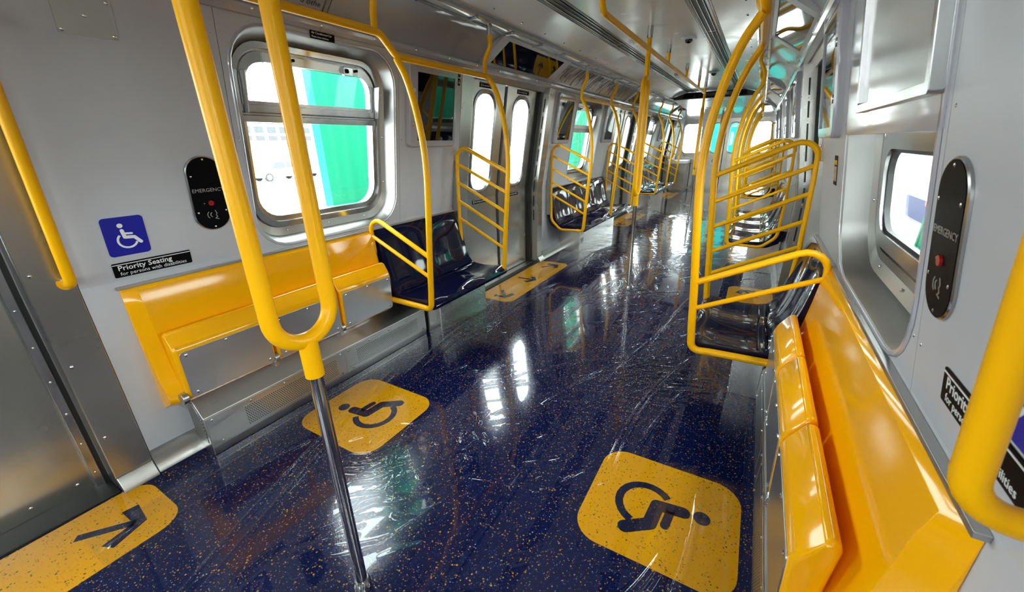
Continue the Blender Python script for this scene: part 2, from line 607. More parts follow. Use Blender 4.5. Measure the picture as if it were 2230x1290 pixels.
def wall_frame(s, y, z, d=0.0):
    """axes on the wall: x along it to the viewer's right, y up it, z into the room"""
    if z >= 1.0:
        up = Vector((-s * LEAN, 0, 1)).normalized()
    else:
        up = Vector((0, 0, 1))
    right = Vector((0, -s, 0))
    n = right.cross(up)
    p = wp(s, y, z, d)
    return Matrix(((right.x, up.x, n.x, p[0]), (right.y, up.y, n.y, p[1]), (right.z, up.z, n.z, p[2]), (0, 0, 0, 1)))

def frame(p, right, up):
    right = Vector(right).normalized()
    up = Vector(up).normalized()
    n = right.cross(up)
    return Matrix(((right.x, up.x, n.x, p[0]), (right.y, up.y, n.y, p[1]), (right.z, up.z, n.z, p[2]), (0, 0, 0, 1)))

P_ = 4.52
SECT = [(0.455 + k * P_, 3.10 + k * P_) for k in range(3)]          # wall between doors
DOORS = [(3.10 - P_ + k * P_, 0.455 + k * P_) for k in range(4)]     # door openings
Y0, Y1 = -2.75, 15.2
ZT = 2.20
SIDE = {-1: 'left', 1: 'right'}

SCREW = MB().tube([(0, 0, -0.004), (0, 0, 0.002), (0, 0, 0.0045)], [0.0085, 0.0085, 0.004], 8).mesh('screw')
SCREW.materials.append(M['steel_mirror'])
def screw(parent, p, n, name='screw', sc=1.0):
    o = bpy.data.objects.new(name, SCREW)
    COL.objects.link(o)
    o.parent = parent
    w = world_origin(parent)
    n = Vector(n).normalized()
    o.matrix_local = Matrix.Translation(Vector(p) - w) @ n.to_track_quat('Z', 'Y').to_matrix().to_4x4() @ Matrix.Scale(sc, 4)
    return o

def lettering(txt, size, parent, x, y, z, mat, align='LEFT', name='lettering', bold=0.0, rot=0.0, sx=1.0):
    cu = bpy.data.curves.new('t', 'FONT')
    cu.body = txt
    cu.size = size
    cu.align_x = align
    cu.extrude = 0.0004
    cu.offset = bold
    cu.resolution_u = 2
    t = bpy.data.objects.new('t', cu)
    me = bpy.data.meshes.new_from_object(t)
    bpy.data.objects.remove(t)
    bpy.data.curves.remove(cu)
    me.name = name
    o = link(name, me, M[mat], parent)
    o.matrix_local = Matrix.Translation((x, y, z)) @ Matrix.Rotation(rot, 4, 'Z') @ Matrix.Diagonal((sx, 1, 1, 1))
    return o

# ================================================================== STRUCTURE
def make_floor():
    f = single(MB().box(-1.60, 1.60, Y0, Y1, -0.08, 0), 'floor', 'floor', 'glossy navy speckled vinyl floor running down the car', 'floor', kind='structure')
    return f
make_floor()

win_n = [0]
door_n = [0]

def upper_panel(s, y0, y1, hole=None, d=0.0):
    """leaning upper wall board, with a rounded window cut-out or plain"""
    mb = MB()
    o = rr(y0 + 0.0015, y1 - 0.0015, 1.0, ZT, 0.002, 6)
    if hole:
        mb.loft([ring(s, o, d - 0.03), ring(s, o, d), ring(s, hole, d), ring(s, hole, d - 0.03)])
    else:
        mb.loft([ring(s, o, d - 0.03), ring(s, o, d)], True, True)
    return mb

def build_window(s, yc, which, covered=False):
    win_n[0] += 1
    loc = wp(s, yc, 1.0)
    t = thing('window_%d' % win_n[0], which, 'window', loc, kind='structure')
    hole = rr(yc - 0.545, yc + 0.545, 0.998, 2.138, 0.20)
    fo = rr(yc - 0.49, yc + 0.49, 1.09, 2.09, 0.165)
    fm = rr(yc - 0.465, yc + 0.465, 1.125, 2.06, 0.15)
    gl = rr(yc - 0.44, yc + 0.44, 1.16, 2.03, 0.13)
    part(MB().loft([ring(s, hole, 0.004), ring(s, rr(yc - 0.535, yc + 0.535, 1.008, 2.128, 0.19), -0.004),
                    ring(s, rr(yc - 0.52, yc + 0.52, 1.04, 2.11, 0.18), -0.09), ring(s, fo, -0.115)]), 'reveal', 'reveal_steel', t)
    part(MB().loft([ring(s, rr(yc - 0.556, yc + 0.556, 0.987, 2.149, 0.21), 0.001), ring(s, rr(yc - 0.552, yc + 0.552, 0.991, 2.145, 0.206), 0.006),
                    ring(s, rr(yc - 0.543, yc + 0.543, 1.0, 2.136, 0.198), 0.006), ring(s, rr(yc - 0.54, yc + 0.54, 1.003, 2.133, 0.195), -0.01)]), 'edge_moulding', 'gloss', t)
    part(MB().loft([ring(s, fo, -0.117), ring(s, fo, -0.105), ring(s, fm, -0.105), ring(s, fm, -0.122), ring(s, gl, -0.126), ring(s, gl, -0.15)]), 'frame', 'alu', t)
    zm = 1.742
    part(MB().loft([[wp(s, y, z, d) for z, d in ((zm - 0.045, -0.15), (zm - 0.045, -0.112), (zm - 0.012, -0.112), (zm - 0.008, -0.119), (zm + 0.002, -0.119), (zm + 0.006, -0.108), (zm + 0.042, -0.108), (zm + 0.046, -0.15))]
                    for y in (yc - 0.462, yc + 0.462)], True, True), 'mullion', 'alu', t, bevel=0.002)
    # panes
    lo = rr(yc - 0.445, yc + 0.445, 1.155, zm, (0.004, 0.13))
    up = rr(yc - 0.445, yc + 0.445, zm, 2.035, (0.13, 0.004))
    for yz in (lo, up):
        part(MB().loft([ring(s, yz, -0.136), ring(s, yz, -0.140)], True, True), 'pane', 'glass', t)
    # tilting upper sash: inner frame, latches on top, stay arms at the sides
    so = rr(yc - 0.452, yc + 0.452, zm + 0.040, 2.045, (0.13, 0.004))
    si = rr(yc - 0.418, yc + 0.418, zm + 0.062, 1.995, (0.10, 0.006))
    sash = part(MB().loft([ring(s, so, -0.13), ring(s, so, -0.115), ring(s, si, -0.115), ring(s, si, -0.135)]), 'sash', 'alu', t)
    part(MB().loft([[wp(s, y, z, d) for z, d in ((1.995, -0.13), (1.995, -0.098), (2.04, -0.098), (2.045, -0.13))] for y in (yc - 0.31, yc + 0.31)], True, True), 'sash_rail', 'steel', t, bevel=0.002)
    for dy in (-0.22, 0.22):
        l = part(MB().loft([[wp(s, y, z, d) for z, d in ((1.985, -0.10), (1.985, -0.075), (2.035, -0.075), (2.04, -0.10))] for y in (yc + dy - 0.035, yc + dy + 0.035)], True, True), 'latch', 'alu', t, bevel=0.004)
        k = MB()
        k.disc(wp(s, yc + dy - 0.02, 2.01, -0.076), (-s, 0, 0), 0.013, 0.012)
        k.disc(wp(s, yc + dy + 0.06, 2.02, -0.10), (-s, 0, 0), 0.008, 0.03)
        part(k, 'knob', 'black', l)
    for sy in (-1, 1):
        ya = yc + sy * 0.45
        part(MB().loft([[wp(s, y, z, d) for z, d in ((zm + 0.0, -0.105), (zm + 0.0, -0.07), (zm + 0.2, -0.05), (zm + 0.2, -0.105))] for y in (ya - 0.005, ya + 0.005)], True, True), 'stay_arm', 'fine_steel', t, bevel=0.004)
    for (dy, z) in ((-0.50, 1.30), (-0.50, 1.62), (-0.50, 1.9), (0.50, 1.30), (0.50, 1.62), (0.50, 1.9), (-0.3, 1.07), (0, 1.068), (0.3, 1.07)):
        dd = -0.10
        screw(t, wp(s, yc + dy * 1.02, z, dd), (-s * 0.6, -dy, 0.2 if abs(dy) < .4 else 0), 'rivet', 0.7)
    if covered:
        oo, ii, kk = rr(yc - 0.452, yc + 0.452, 1.14, 1.60, 0.12), rr(yc - 0.40, yc + 0.40, 1.195, 1.505, 0.09), rr(yc - 0.388, yc + 0.388, 1.207, 1.493, 0.085)
        part(MB().loft([ring(s, oo, -0.128), ring(s, oo, -0.10), ring(s, ii, -0.10), ring(s, ii, -0.13)]), 'lower_sash', 'alu', t)
        part(MB().loft([ring(s, ii, -0.13), ring(s, ii, -0.112), ring(s, kk, -0.112), ring(s, kk, -0.13)]), 'gasket', 'rubber', t)
        # upper half closed by a flat framed panel with a gloss strip below
        a, b_, c, e = yc - 0.55, yc + 0.19, 1.625, 2.17
        part(MB().loft([ring(s, rr(yc - 0.56, yc + 0.56, 1.555, 2.17, 0.02), q) for q in (-0.02, 0.006)], True, True), 'cover_board', 'gloss', t, bevel=0.003)
        fo2, fi2 = rr(yc - 0.555, yc + 0.20, 1.625, 2.16, 0.008), rr(yc - 0.53, yc + 0.175, 1.65, 2.135, 0.006)
        part(MB().loft([ring(s, fo2, 0.006), ring(s, fo2, 0.03), ring(s, fi2, 0.03), ring(s, fi2, 0.012)]), 'cover_frame', 'alu', t, bevel=0.002)
        part(MB().loft([ring(s, fi2, 0.008), ring(s, fi2, 0.016)], True, True), 'cover_sheet', 'pale_gloss', t)
    return t

def build_door(s, a, b, which):
    """jambs, header, two leaves, sill"""
    door_n[0] += 1
    t = thing('door_%d' % door_n[0], which, 'door', (s * 1.5, (a + b) / 2, 0), kind='structure')
    l0, l1 = a + 0.17, b - 0.15
    D = -0.13
    for (y0, y1, k) in ((a, l0, 0), (l1, b, 1)):
        mb = MB()
        pr = [(0, 0.01), (1.0, 0.01), (ZT, 0.01)]
        mb.loft([[(s * (wx(z) - 0.004), y0 + 0.002, z), (s * (wx(z) - 0.004), y1, z), (s * (wx(z) + 0.20), y1, z), (s * (wx(z) + 0.20), y0 + 0.002, z)] for z in (0, 0.5, 1.0, 1.6, ZT)], True, True)
        j = part(mb, 'jamb', 'steel_v', t, bevel=0.006)
        yc = (y0 + y1) / 2
        # long ventilation slits in the cheek that faces the doorway
        if k == 1 and a > 0:
            for q in range(8):
                z0 = 0.58 + q * 0.19
                part(MB().loft([[(s * (wx(z) + 0.042), y, z) for y in (y0 - 0.0015, y0 + 0.002)] + [(s * (wx(z) + 0.056), y, z) for y in (y0 + 0.002, y0 - 0.0015)] for z in (z0, z0 + 0.14)], True, True), 'slit', 'dark_slot', j)
                screw(j, (s * (wx(z0) + 0.05), y0, z0 - 0.025), (0, -1, 0), sc=0.6)
        for z in (0.3, 0.68, 1.1, 1.5, 1.9):
            screw(t, wp(s, yc - 0.045, z, 0.005), (-s, 0, 0), sc=0.8)
        # boot at the foot of the jamb
        part(MB().prism_y([(s * (XW + 0.02), 0), (s * (XW - 0.055), 0), (s * (XW - 0.05), 0.02), (s * (XW - 0.012), 0.075), (s * (XW + 0.02), 0.08)], y0 + 0.004, y1 - 0.004), 'jamb_boot', 'steel', t, bevel=0.004)
    part(MB().loft([[wp(s, y, z, d) for z, d in ((2.128, -0.2), (2.128, -0.085), (ZT, -0.03), (ZT, -0.2))] for y in (l0, l1)], True, True), 'header', 'steel', t)
    # seals
    for y0, y1, dd in ((l0, l0 + 0.022, -0.105), (l1 - (0.05 if a > 0 else 0.018), l1, -0.10)):
        part(MB().loft([[wp(s, y0, z, dd), wp(s, y1, z, dd), wp(s, y1, z, -0.17), wp(s, y0, z, -0.17)] for z in (0, 1.0, 2.13)], True, True), 'seal', 'rubber', t)
    part(MB().loft([[wp(s, l0 + 0.022, z, -0.095), wp(s, l0 + 0.045, z, -0.095), wp(s, l0 + 0.045, z, -0.17), wp(s, l0 + 0.022, z, -0.17)] for z in (0.02, 1.0, 2.13)], True, True), 'guide_channel', 'alu', t, bevel=0.003)
    if a < 0:
        g = part(MB().loft([[wp(s, l1 - 0.05, z, -0.095), wp(s, l1 - 0.018, z, -0.095), wp(s, l1 - 0.018, z, -0.17), wp(s, l1 - 0.05, z, -0.17)] for z in (0.02, 1.0, 2.13)], True, True), 'guide_channel', 'alu', t, bevel=0.003)
        for z in np.arange(0.1, 2.0, 0.17):
            screw(g, wp(s, l1 - 0.034, z, -0.095), (-s, 0, 0), sc=0.6)
    # leaves
    ym = (l0 + 0.045 + l1 - 0.05) / 2
    for q, (y0, y1) in enumerate(((l0 + 0.045, ym - 0.018), (ym + 0.018, l1 - 0.05))):
        yc = (y0 + y1) / 2
        mb = MB()
        h = rr(yc - 0.205, yc + 0.205, 1.06, 2.06, 0.17)
        g = rr(yc - 0.165, yc + 0.165, 1.10, 2.02, 0.145)
        o = rr(y0, y1, 1.0, 2.15, 0.002)
        mb.loft([ring(s, o, D - 0.035), ring(s, o, D), ring(s, h, D), ring(s, h, D - 0.035)])
        mb.box(min(s * (XW - D), s * (XW - D + 0.035)), max(s * (XW - D), s * (XW - D + 0.035)), y0, y1, 0.015, 1.0)
        leaf = part(mb, 'door_leaf', 'steel_door', t)
        part(MB().loft([ring(s, h, D - 0.03), ring(s, h, D + 0.008), ring(s, rr(yc - 0.185, yc + 0.185, 1.08, 2.04, 0.158), D + 0.012), ring(s, g, D), ring(s, g, D - 0.02)]), 'window_frame', 'alu', leaf)
        part(MB().loft([ring(s, g, D - 0.018), ring(s, g, D - 0.022)], True, True), 'pane', 'glass', leaf)
        for zz in (0.06,):
            for yy in np.linspace(y0 + 0.05, y1 - 0.05, 5):
                screw(leaf, (s * (XW - D), yy, zz), (-s, 0, 0), sc=0.9)
    part(MB().loft([[wp(s, ym - 0.02, z, D + 0.006), wp(s, ym + 0.02, z, D + 0.006), wp(s, ym + 0.02, z, D - 0.03), wp(s, ym - 0.02, z, D - 0.03)] for z in (0.015, 1.0, 2.12)], True, True), 'door_edge_seal', 'rubber', t)
    x0, x1 = sorted((s * 1.40, s * 1.60))
    part(MB().box(x0, x1, l0, l1, -0.02, 0.012), 'sill', 'rubber', t, bevel=0.004)
    x0, x1 = sorted((s * 1.46, s * 1.535))
    if a > 0:
        part(MB().box(x0, x1, l0 + 0.03, l1 - 0.03, 0.010, 0.017), 'sill_plate', 'steel', t)
    return t

WLAB = {(-1, 0): 'two-part window with rounded steel reveal above the left yellow seats',
        (1, 0): 'right-hand window half closed by a framed board',
        (-1, 1): 'left window with green outside between the second pair of doors',
        (1, 1): 'right window between the second pair of doors, past the yellow bars',
        (-1, 2): 'far left window before the last side door',
        (1, 2): 'far right window before the last side door'}
DLAB = {0: 'bare steel side door nearest the camera', 1: 'double steel doors with oval panes past the first blue seat',
        2: 'double steel doors with oval panes halfway down the car', 3: 'last steel side doors before the end wall'}

for s in (-1, 1):
    wall = thing('wall_%s' % SIDE[s], 'light grey panelled %s side wall of the car' % SIDE[s], 'wall', (s * XW, 0, 0), kind='structure')
    base = thing('baseboard_%s' % SIDE[s], 'low steel skirting along the %s wall' % SIDE[s], 'baseboard', (s * XW, 0, 0), kind='structure')
    segs = [(Y0, DOORS[0][0], None)]
    for k, (a, b) in enumerate(SECT):
        c = (a + b) / 2 - (0.05 if s > 0 and k == 0 else 0)
        w0, w1 = c - 0.5825, c + 0.5825
        segs += [(a, w0, 'mon' if k else 'plain'), (w0, w1, 'win'), (w1, b, 'mon')]
    segs.append((DOORS[3][1], Y1, None))
    for (y0, y1, kind) in segs:
        c = (y0 + y1) / 2
        hole = rr(c - 0.545, c + 0.545, 0.998, 2.138, 0.20) if kind == 'win' else None
        # the cut-out must lie inside the board
        if hole:
            hole = rr(c - 0.543, c + 0.543, 1.004, 2.136, 0.20)
        p = part(upper_panel(s, y0, y1, hole), 'wall_panel', 'wall', wall)
        x0, x1 = sorted((s * XW, s * (XW + 0.16)))
        part(MB().box(x0, x1, y0 + 0.0015, y1 - 0.0015, 0, 1.0), 'wall_panel', 'wall', wall)
        # outer skin of the car body
        mb = MB()
        o = rr(y0, y1, 0.98, 2.30, 0.002, 6)
        if kind == 'win':
            g = rr(c - 0.44, c + 0.44, 1.16, 2.03, 0.13)
            mb.loft([ring(s, o, -0.15), ring(s, g, -0.15), ring(s, g, -0.185), ring(s, o, -0.185)], closed=True)
        else:
            mb.loft([ring(s, o, -0.15), ring(s, o, -0.185)], True, True)
        part(mb, 'outer_skin', 'steel', wall)
        if kind == 'win':
            k = [i for i, (a, b) in enumerate(SECT) if a < c < b][0]
            build_window(s, c, WLAB[(s, k)], covered=(s == 1 and k == 0))
        if y1 > 0:
            part(MB().prism_y([(s * XW, 0.125), (s * (XW - 0.006), 0.125), (s * (XW - 0.008), 0.05), (s * (XW - 0.03), 0.006), (s * (XW - 0.035), 0.0), (s * XW, 0.0)], y0 + 0.003, y1 - 0.003), 'kick_plate', 'steel', base)
        for z in (1.12, 1.6, 2.06):
            for y in (y0 + 0.025, y1 - 0.025):
                if y > 0.5 and y < 8:
                    screw(wall, wp(s, y, z, 0.0), (-s, 0, 0), 'rivet', 0.45)
    # moulding along the top of the wall
    tr = thing('trim_%d' % (1 if s < 0 else 2), 'grey moulding under the curved card panels on the %s' % SIDE[s], 'trim', (s * 1.24, 0, ZT), kind='structure')
    for k in range(8):
        y0, y1 = Y0 + k * (Y1 - Y0) / 8, Y0 + (k + 1) * (Y1 - Y0) / 8
        part(MB().prism_y([(s * 1.27, 2.165), (s * 1.222, 2.168), (s * 1.205, 2.185), (s * 1.20, 2.205), (s * 1.215, 2.222), (s * 1.30, 2.222)], y0 + 0.001, y1 - 0.001), 'moulding', 'gloss', tr, bevel=0.002)
    for y in np.arange(0.6, 9.5, 0.38):
        screw(tr, (s * 1.207, y, 2.192), (-s, 0, -0.5), sc=1.1)
    for k, (a, b) in enumerate(DOORS):
        build_door(s, a, b, DLAB[k] + (' on the left' if s < 0 else ' on the right'))

# ------------------------------------------------------------------ ceiling
ceil = thing('ceiling', 'pale satin ceiling of long panels with dark air slots', 'ceiling', (0, 6, 2.52), kind='structure')
seams = [Y0, -0.35, 2.25, 4.85, 7.45, 10.3]
def cove_arc(n=8, x0=1.235, z0=2.20, x1=0.93, z1=2.41, sag=0.035):
    out = []
    for k in range(n + 1):
        t = k / n
        b = 4 * sag * t * (1 - t)
        dx, dz = x1 - x0, z1 - z0
        L = math.hypot(dx, dz)
        out.append((x0 + dx * t + dz / L * b, z0 + dz * t - dx / L * b))
    return out
def side_arc():
    return [(0.845, 2.428), (0.80, 2.446), (0.72, 2.474), (0.64, 2.497), (0.56, 2.512), (0.535, 2.516)]
for y0, y1 in zip(seams[:-1], seams[1:]):
    part(MB().box(-0.365, 0.365, y0 + 0.0015, y1 - 0.0015, 2.52, 2.55), 'ceiling_panel', 'ceil', ceil)
    for s in (-1, 1):
        pr = [(s * x, z) for x, z in side_arc()]
        part(MB().prism_y(pr + [(x, z + 0.025) for x, z in pr[::-1]], y0 + 0.0015, y1 - 0.0015), 'side_panel', 'ceil', ceil)
        x0, x1 = sorted((s * 0.367, s * 0.533))
        dif = part(MB().box(x0, x1, y0 + 0.002, y1 - 0.002, 2.522, 2.55), 'air_diffuser', 'alu', ceil)
        for q, xs in enumerate((0.390, 0.409, 0.447, 0.485)):
            xx = sorted((s * xs, s * (xs + (0.031 if q in (1, 2) else 0.008))))
            part(MB().box(xx[0], xx[1], y0 + 0.03, y1 - 0.03, 2.5195, 2.524), 'air_slot', 'dark_slot', dif)
        for xs in (0.376, 0.404, 0.4435, 0.482, 0.510, 0.528):
            xx = sorted((s * (xs - 0.003), s * (xs + 0.003)))
            part(MB().box(xx[0], xx[1], y0 + 0.004, y1 - 0.004, 2.514, 2.524), 'rib', 'alu', dif)
        for y in np.arange(y0 + 0.2, y1, 0.42):
            if y > 1.5:
                screw(ceil, (s * 0.775, y, 2.456), (-s * 0.3, 0, -1), 'stud', 1.3)
# roof shell above everything
part(MB().prism_y([(-1.45, 2.24), (-1.2, 2.6), (1.2, 2.6), (1.45, 2.24), (1.45, 2.3), (1.22, 2.68), (-1.22, 2.68), (-1.45, 2.3)], Y0 - 0.1, Y1 + 0.1), 'roof_shell', 'steel', ceil)
# dropped ceiling at the far end
part(MB().prism_x([(10.35, 2.40), (12.6, 2.31), (12.6, 2.36), (10.35, 2.45)], -0.84, 0.84), 'soffit_panel', 'ceil', ceil)
vent = part(MB().prism_x([(10.9, 2.372), (12.1, 2.324), (12.1, 2.334), (10.9, 2.382)], -0.5, 0.5), 'soffit_vent', 'fine_steel', ceil)
part(MB().prism_x([(12.6, 2.31), (15.2, 2.17), (15.2, 2.25), (12.6, 2.36)], -1.25, 1.25), 'soffit_panel', 'gloss', ceil)
hd = part(MB().loft([[(x, y, z) for x, z in ((-0.80, 2.385), (0.80, 2.385), (0.84, 2.43), (0.55, 2.515), (-0.55, 2.515), (-0.84, 2.43))] for y in (10.30, 10.36)], True, True), 'end_header', 'rubber', ceil, bevel=0.006)

# curved card panels along both sides
COVE_CUT = []
for s in (-1, 1):
    cuts = [Y0]
    for k in range(4):
        dc = (DOORS[k][0] + DOORS[k][1]) / 2 + (0.0)
        cuts += [dc - 0.73, dc + 0.73]
    cuts += [Y1]
    prof = [(s * x, z) for x, z in cove_arc()]
    thick = [(s * (x + 0.02), z + 0.02) for x, z in cove_arc()][::-1]
    for i in range(0, len(cuts), 2):
        a, b = cuts[i], cuts[i + 1]
        n = max(1, round((b - a) / 1.55))
        for q in range(n):
            y0, y1 = a + (b - a) * q / n, a + (b - a) * (q + 1) / n
            part(MB().prism_y(prof + thick, y0 + 0.003, y1 - 0.003), 'card_panel', 'cove', ceil)

# ------------------------------------------------------------------ end walls
for (yw, sg, nm) in ((Y1, 1, 'wall_front'), (Y0, -1, 'wall_back')):
    w = thing(nm, 'grey end wall with oval windows at the far end of the car' if sg > 0 else 'grey end wall behind the camera', 'wall', (0, yw, 0), kind='structure')
    for x0, x1, h0, h1 in ((-1.5, -0.50, -1.25, -0.68), (-0.50, 0, -0.40, -0.09), (0, 0.50, 0.09, 0.40), (0.50, 1.5, 0.68, 1.25)):
        o = rr(x0 + 0.003, x1 - 0.003, 0.9, 2.35, 0.002)
        h = rr(h0, h1, 1.13, 2.06, 0.13)
        mb = MB().loft([[(x, yw + q, z) for x, z in pts] for pts, q in ((o, sg * 0.05), (o, 0), (h, 0), (h, sg * 0.05))], closed=True)
        mb.box(x0 + 0.003, x1 - 0.003, min(yw, yw + sg * 0.05), max(yw, yw + sg * 0.05), 0, 0.9)
        p = part(mb, 'end_panel', 'steel_door', w)
        h2 = rr(h0 + 0.025, h1 - 0.025, 1.155, 2.035, 0.12)
        part(MB().loft([[(x, yw + q, z) for x, z in pts] for pts, q in ((h, 0), (h, -sg * 0.012), (h2, -sg * 0.006), (h2, sg * 0.03))]), 'window_frame', 'alu', p)
        part(MB().loft([[(x, yw + q, z) for x, z in h2] for q in (sg * 0.02, sg * 0.024)], True, True), 'pane', 'glass', p)
    part(MB().box(-0.012, 0.012, yw - (0.01 if sg > 0 else 0), yw + (0.01 if sg < 0 else 0), 0.02, 2.15), 'door_edge_seal', 'rubber', w)

# ================================================================== SEATS
def bench_yellow(s):
    dz = 0.015 if s > 0 else 0.0
    y0, y1 = (0.575, 2.035) if s < 0 else (0.73, 2.27)
    t = thing('priority_bench', 'yellow fold-up bench of three seats on the %s below the window' % SIDE[s], 'bench', (s * 1.35, (y0 + y1) / 2, 0.31), 'fold-up yellow benches')
    pr = [(1.419, 0.955), (1.402, 0.962), (1.385, 0.945), (1.369, 0.88), (1.360, 0.80), (1.346, 0.70), (1.323, 0.58), (1.294, 0.47), (1.268, 0.405), (1.272, 0.375), (1.29, 0.355), (1.34, 0.33), (1.419, 0.31)]
    pr = [(x, z + dz * (z - 0.31) / 0.65) for x, z in pr]
    ends = [(x if x > 1.41 else x + 0.045 * min(1, (1.42 - x) / 0.05), z) for x, z in pr]
    mb = MB().loft([[(s * x, y, z) for x, z in q] for q, y in ((ends, y0), (pr, y0 + 0.055), (pr, y1 - 0.02), ([(x + 0.012 * (x < 1.41), z) for x, z in pr], y1))], True, True)
    part(mb, 'backrest', 'yellow_seat', t, angle=50, bevel=0.006, seg=3)
    part(MB().box(*sorted((s * 1.398, s * 1.42)), y0 - 0.01, y1 + 0.012, 0.962 + dz, 0.976 + dz), 'top_trim', 'steel', t, bevel=0.002)
    lead = 0.055 if s < 0 else 0.13
    w = (y1 - y0 - lead - 0.005) / 3
    for k in range(3):
        a = y0 + lead + k * w
        b = a + w - 0.012
        c = [(1.322, 0.715), (1.316, 0.735), (1.302, 0.742), (1.288, 0.735), (1.246, 0.670), (1.236, 0.645), (1.245, 0.395), (1.254, 0.385), (1.285, 0.382), (1.302, 0.43)]
        rings = []
        for y, ins in ((a, 0.012), (a + 0.012, 0.0), (b - 0.012, 0.0), (b, 0.012)):
            cx, cz = 1.275, 0.56
            rings.append([(s * (cx + (x - cx) * (1 - ins / 0.06)), y, cz + (z - cz) * (1 - ins / 0.18)) for x, z in c])
        seat = part(MB().loft(rings, True, True), 'folded_seat', 'yellow_seat', t, angle=60, bevel=0.010, seg=3)
        # sheet steel underside, now facing the aisle
        po = rr(a + 0.018, b - 0.012, 0.388, 0.640, 0.018, 4)
        def fx(z):
            return 1.236 + (0.645 - z) * (0.009 / 0.25)
        part(MB().loft([[(s * (fx(z) + 0.004), y, z) for y, z in po], [(s * (fx(z) - 0.0035), y, z) for y, z in po]], True, True), 'seat_plate', 'fine_steel', seat, bevel=0.0015)
        for y in (a + 0.045, (a + b) / 2, b - 0.04):
            for z in ((0.62, 0.41) if y != (a + b) / 2 else (0.625,)):
                screw(seat, (s * (fx(z) - 0.0035), y, z), (-s, 0, 0), sc=0.9)
        # hinge between the seats
        hy = a - 0.012
        mb = MB().loft([[(s * (1.262 + 0.03 * math.cos(q * math.pi / 8)), y, 0.395 + 0.03 * math.sin(q * math.pi / 8)) for q in range(16)] for y in (hy - 0.012, hy + 0.016)], True, True)
        mb.box(*sorted((s * 1.262, s * 1.40)), hy - 0.008, hy + 0.012, 0.335, 0.40)
        part(mb, 'hinge', 'steel', t, bevel=0.003)
    return t

def heater(s):
    y0, y1, ym = (0.66, 2.36, 1.53) if s < 0 else (0.89, 2.59, 1.76)
    t = thing('heater_cover', 'low perforated steel heater cover under the %s yellow bench' % SIDE[s], 'heater', (s * 1.34, (y0 + y1) / 2, 0), 'heater covers under the yellow benches')
    pr = [(1.42, 0.33), (1.34, 0.335), (1.262, 0.235), (1.258, 0.05), (1.262, 0.0), (1.42, 0.0)]
    part(MB().prism_y([(s * x, z) for x, z in pr], y0, y1), 'casing', 'steel', t, bevel=0.004)
    def fx(z):
        return 1.258 + (z - 0.05) * (0.004 / 0.185)
    for a, b, pa, pb in ((y0 + 0.004, ym - 0.002, 0.19, 0.07), (ym + 0.002, y1 - 0.004, 0.10, 0.10)):
        f = part(MB().loft([[(s * (fx(z) + q), y, z) for y, z in ((a, 0.05), (b, 0.05), (b, 0.228), (a, 0.228))] for q in (0.002, -0.004)], True, True), 'front_panel', 'steel', t, bevel=0.001)
        part(MB().loft([[(s * (fx(z) + q), y, z) for y, z in ((a + pa, 0.075), (b - pb, 0.075), (b - pb, 0.195), (a + pa, 0.195))] for q in (-0.002, -0.005)], True, True), 'grille', 'perf', f)
        for y in np.linspace(a + 0.03, b - 0.03, 5):
            screw(f, (s * (fx(0.212) - 0.004), y, 0.212), (-s, 0, 0), sc=0.8)
        for y in (a + 0.05, b - 0.04):
            screw(f, (s * (fx(0.07) - 0.004), y, 0.07), (-s, 0, 0), sc=0.8)
    part(MB().loft([[(s * x, y0 - q, z) for x, z in ((1.40, 0.30), (1.345, 0.31), (1.285, 0.225), (1.285, 0.075), (1.40, 0.075))] for q in (-0.001, 0.003)], True, True), 'end_grille', 'perf_x', t)
    return t

def bench_blue(s, y0, y1, n, lab, dz=0.0):
    t = thing('blue_bench', lab, 'bench', (s * 1.15, (y0 + y1) / 2, 0.40), 'navy blue moulded benches')
    pr = [(1.418, 0.957), (1.40, 0.965), (1.382, 0.945), (1.364, 0.86), (1.345, 0.76), (1.322, 0.66), (1.30, 0.58), (1.277, 0.525), (1.245, 0.49), (1.19, 0.470), (1.10, 0.464), (1.0, 0.470), (0.93, 0.482), (0.885, 0.482), (0.855, 0.470), (0.842, 0.445), (0.85, 0.418), (0.875, 0.41),
          (1.10, 0.405), (1.26, 0.415), (1.36, 0.47), (1.418, 0.60)]
    pr = [(x, z + dz * max(0, z - 0.48) / 0.48) for x, z in pr]
    rows = []
    ny = 10 * n
    for j in range(ny + 1):
        y = y0 + (y1 - y0) * j / ny
        ph = (j % 10) / 10 if j < ny else 0.0
        dish = 0.5 - 0.5 * math.cos(2 * math.pi * ph)
        ring_ = []
        for i, (x, z) in enumerate(pr):
            k = 1.0 if 3 <= i <= 13 else 0.0
            if i <= 8:
                ring_.append((s * (x + k * dish * 0.014 - k * 0.006), y, z))
            else:
                ring_.append((s * x, y, z - k * dish * 0.016 + k * 0.006))
        rows.append(ring_)
    body = part(MB().loft(rows, True, True), 'seat_shell', 'navy_seat', t, angle=40)
    part(MB().box(*sorted((s * 1.398, s * 1.42)), y0 - 0.01, y1, 0.964 + dz, 0.978 + dz), 'top_trim', 'steel', t, bevel=0.002)
    # moulded grooves across the seat pan
    for xg in (1.225, 1.19):
        part(MB().tube([(s * xg, y0 + 0.04, 0.489 if xg > 1.2 else 0.476), (s * xg, y1 - 0.04, 0.489 if xg > 1.2 else 0.476)], 0.006, 6), 'rib', 'navy_seat', t)
    part(MB().box(*sorted((s * 1.30, s * 1.418)), y1 - 0.012, y1, 0.41, 0.47), 'end_bracket', 'steel', t)
    return t

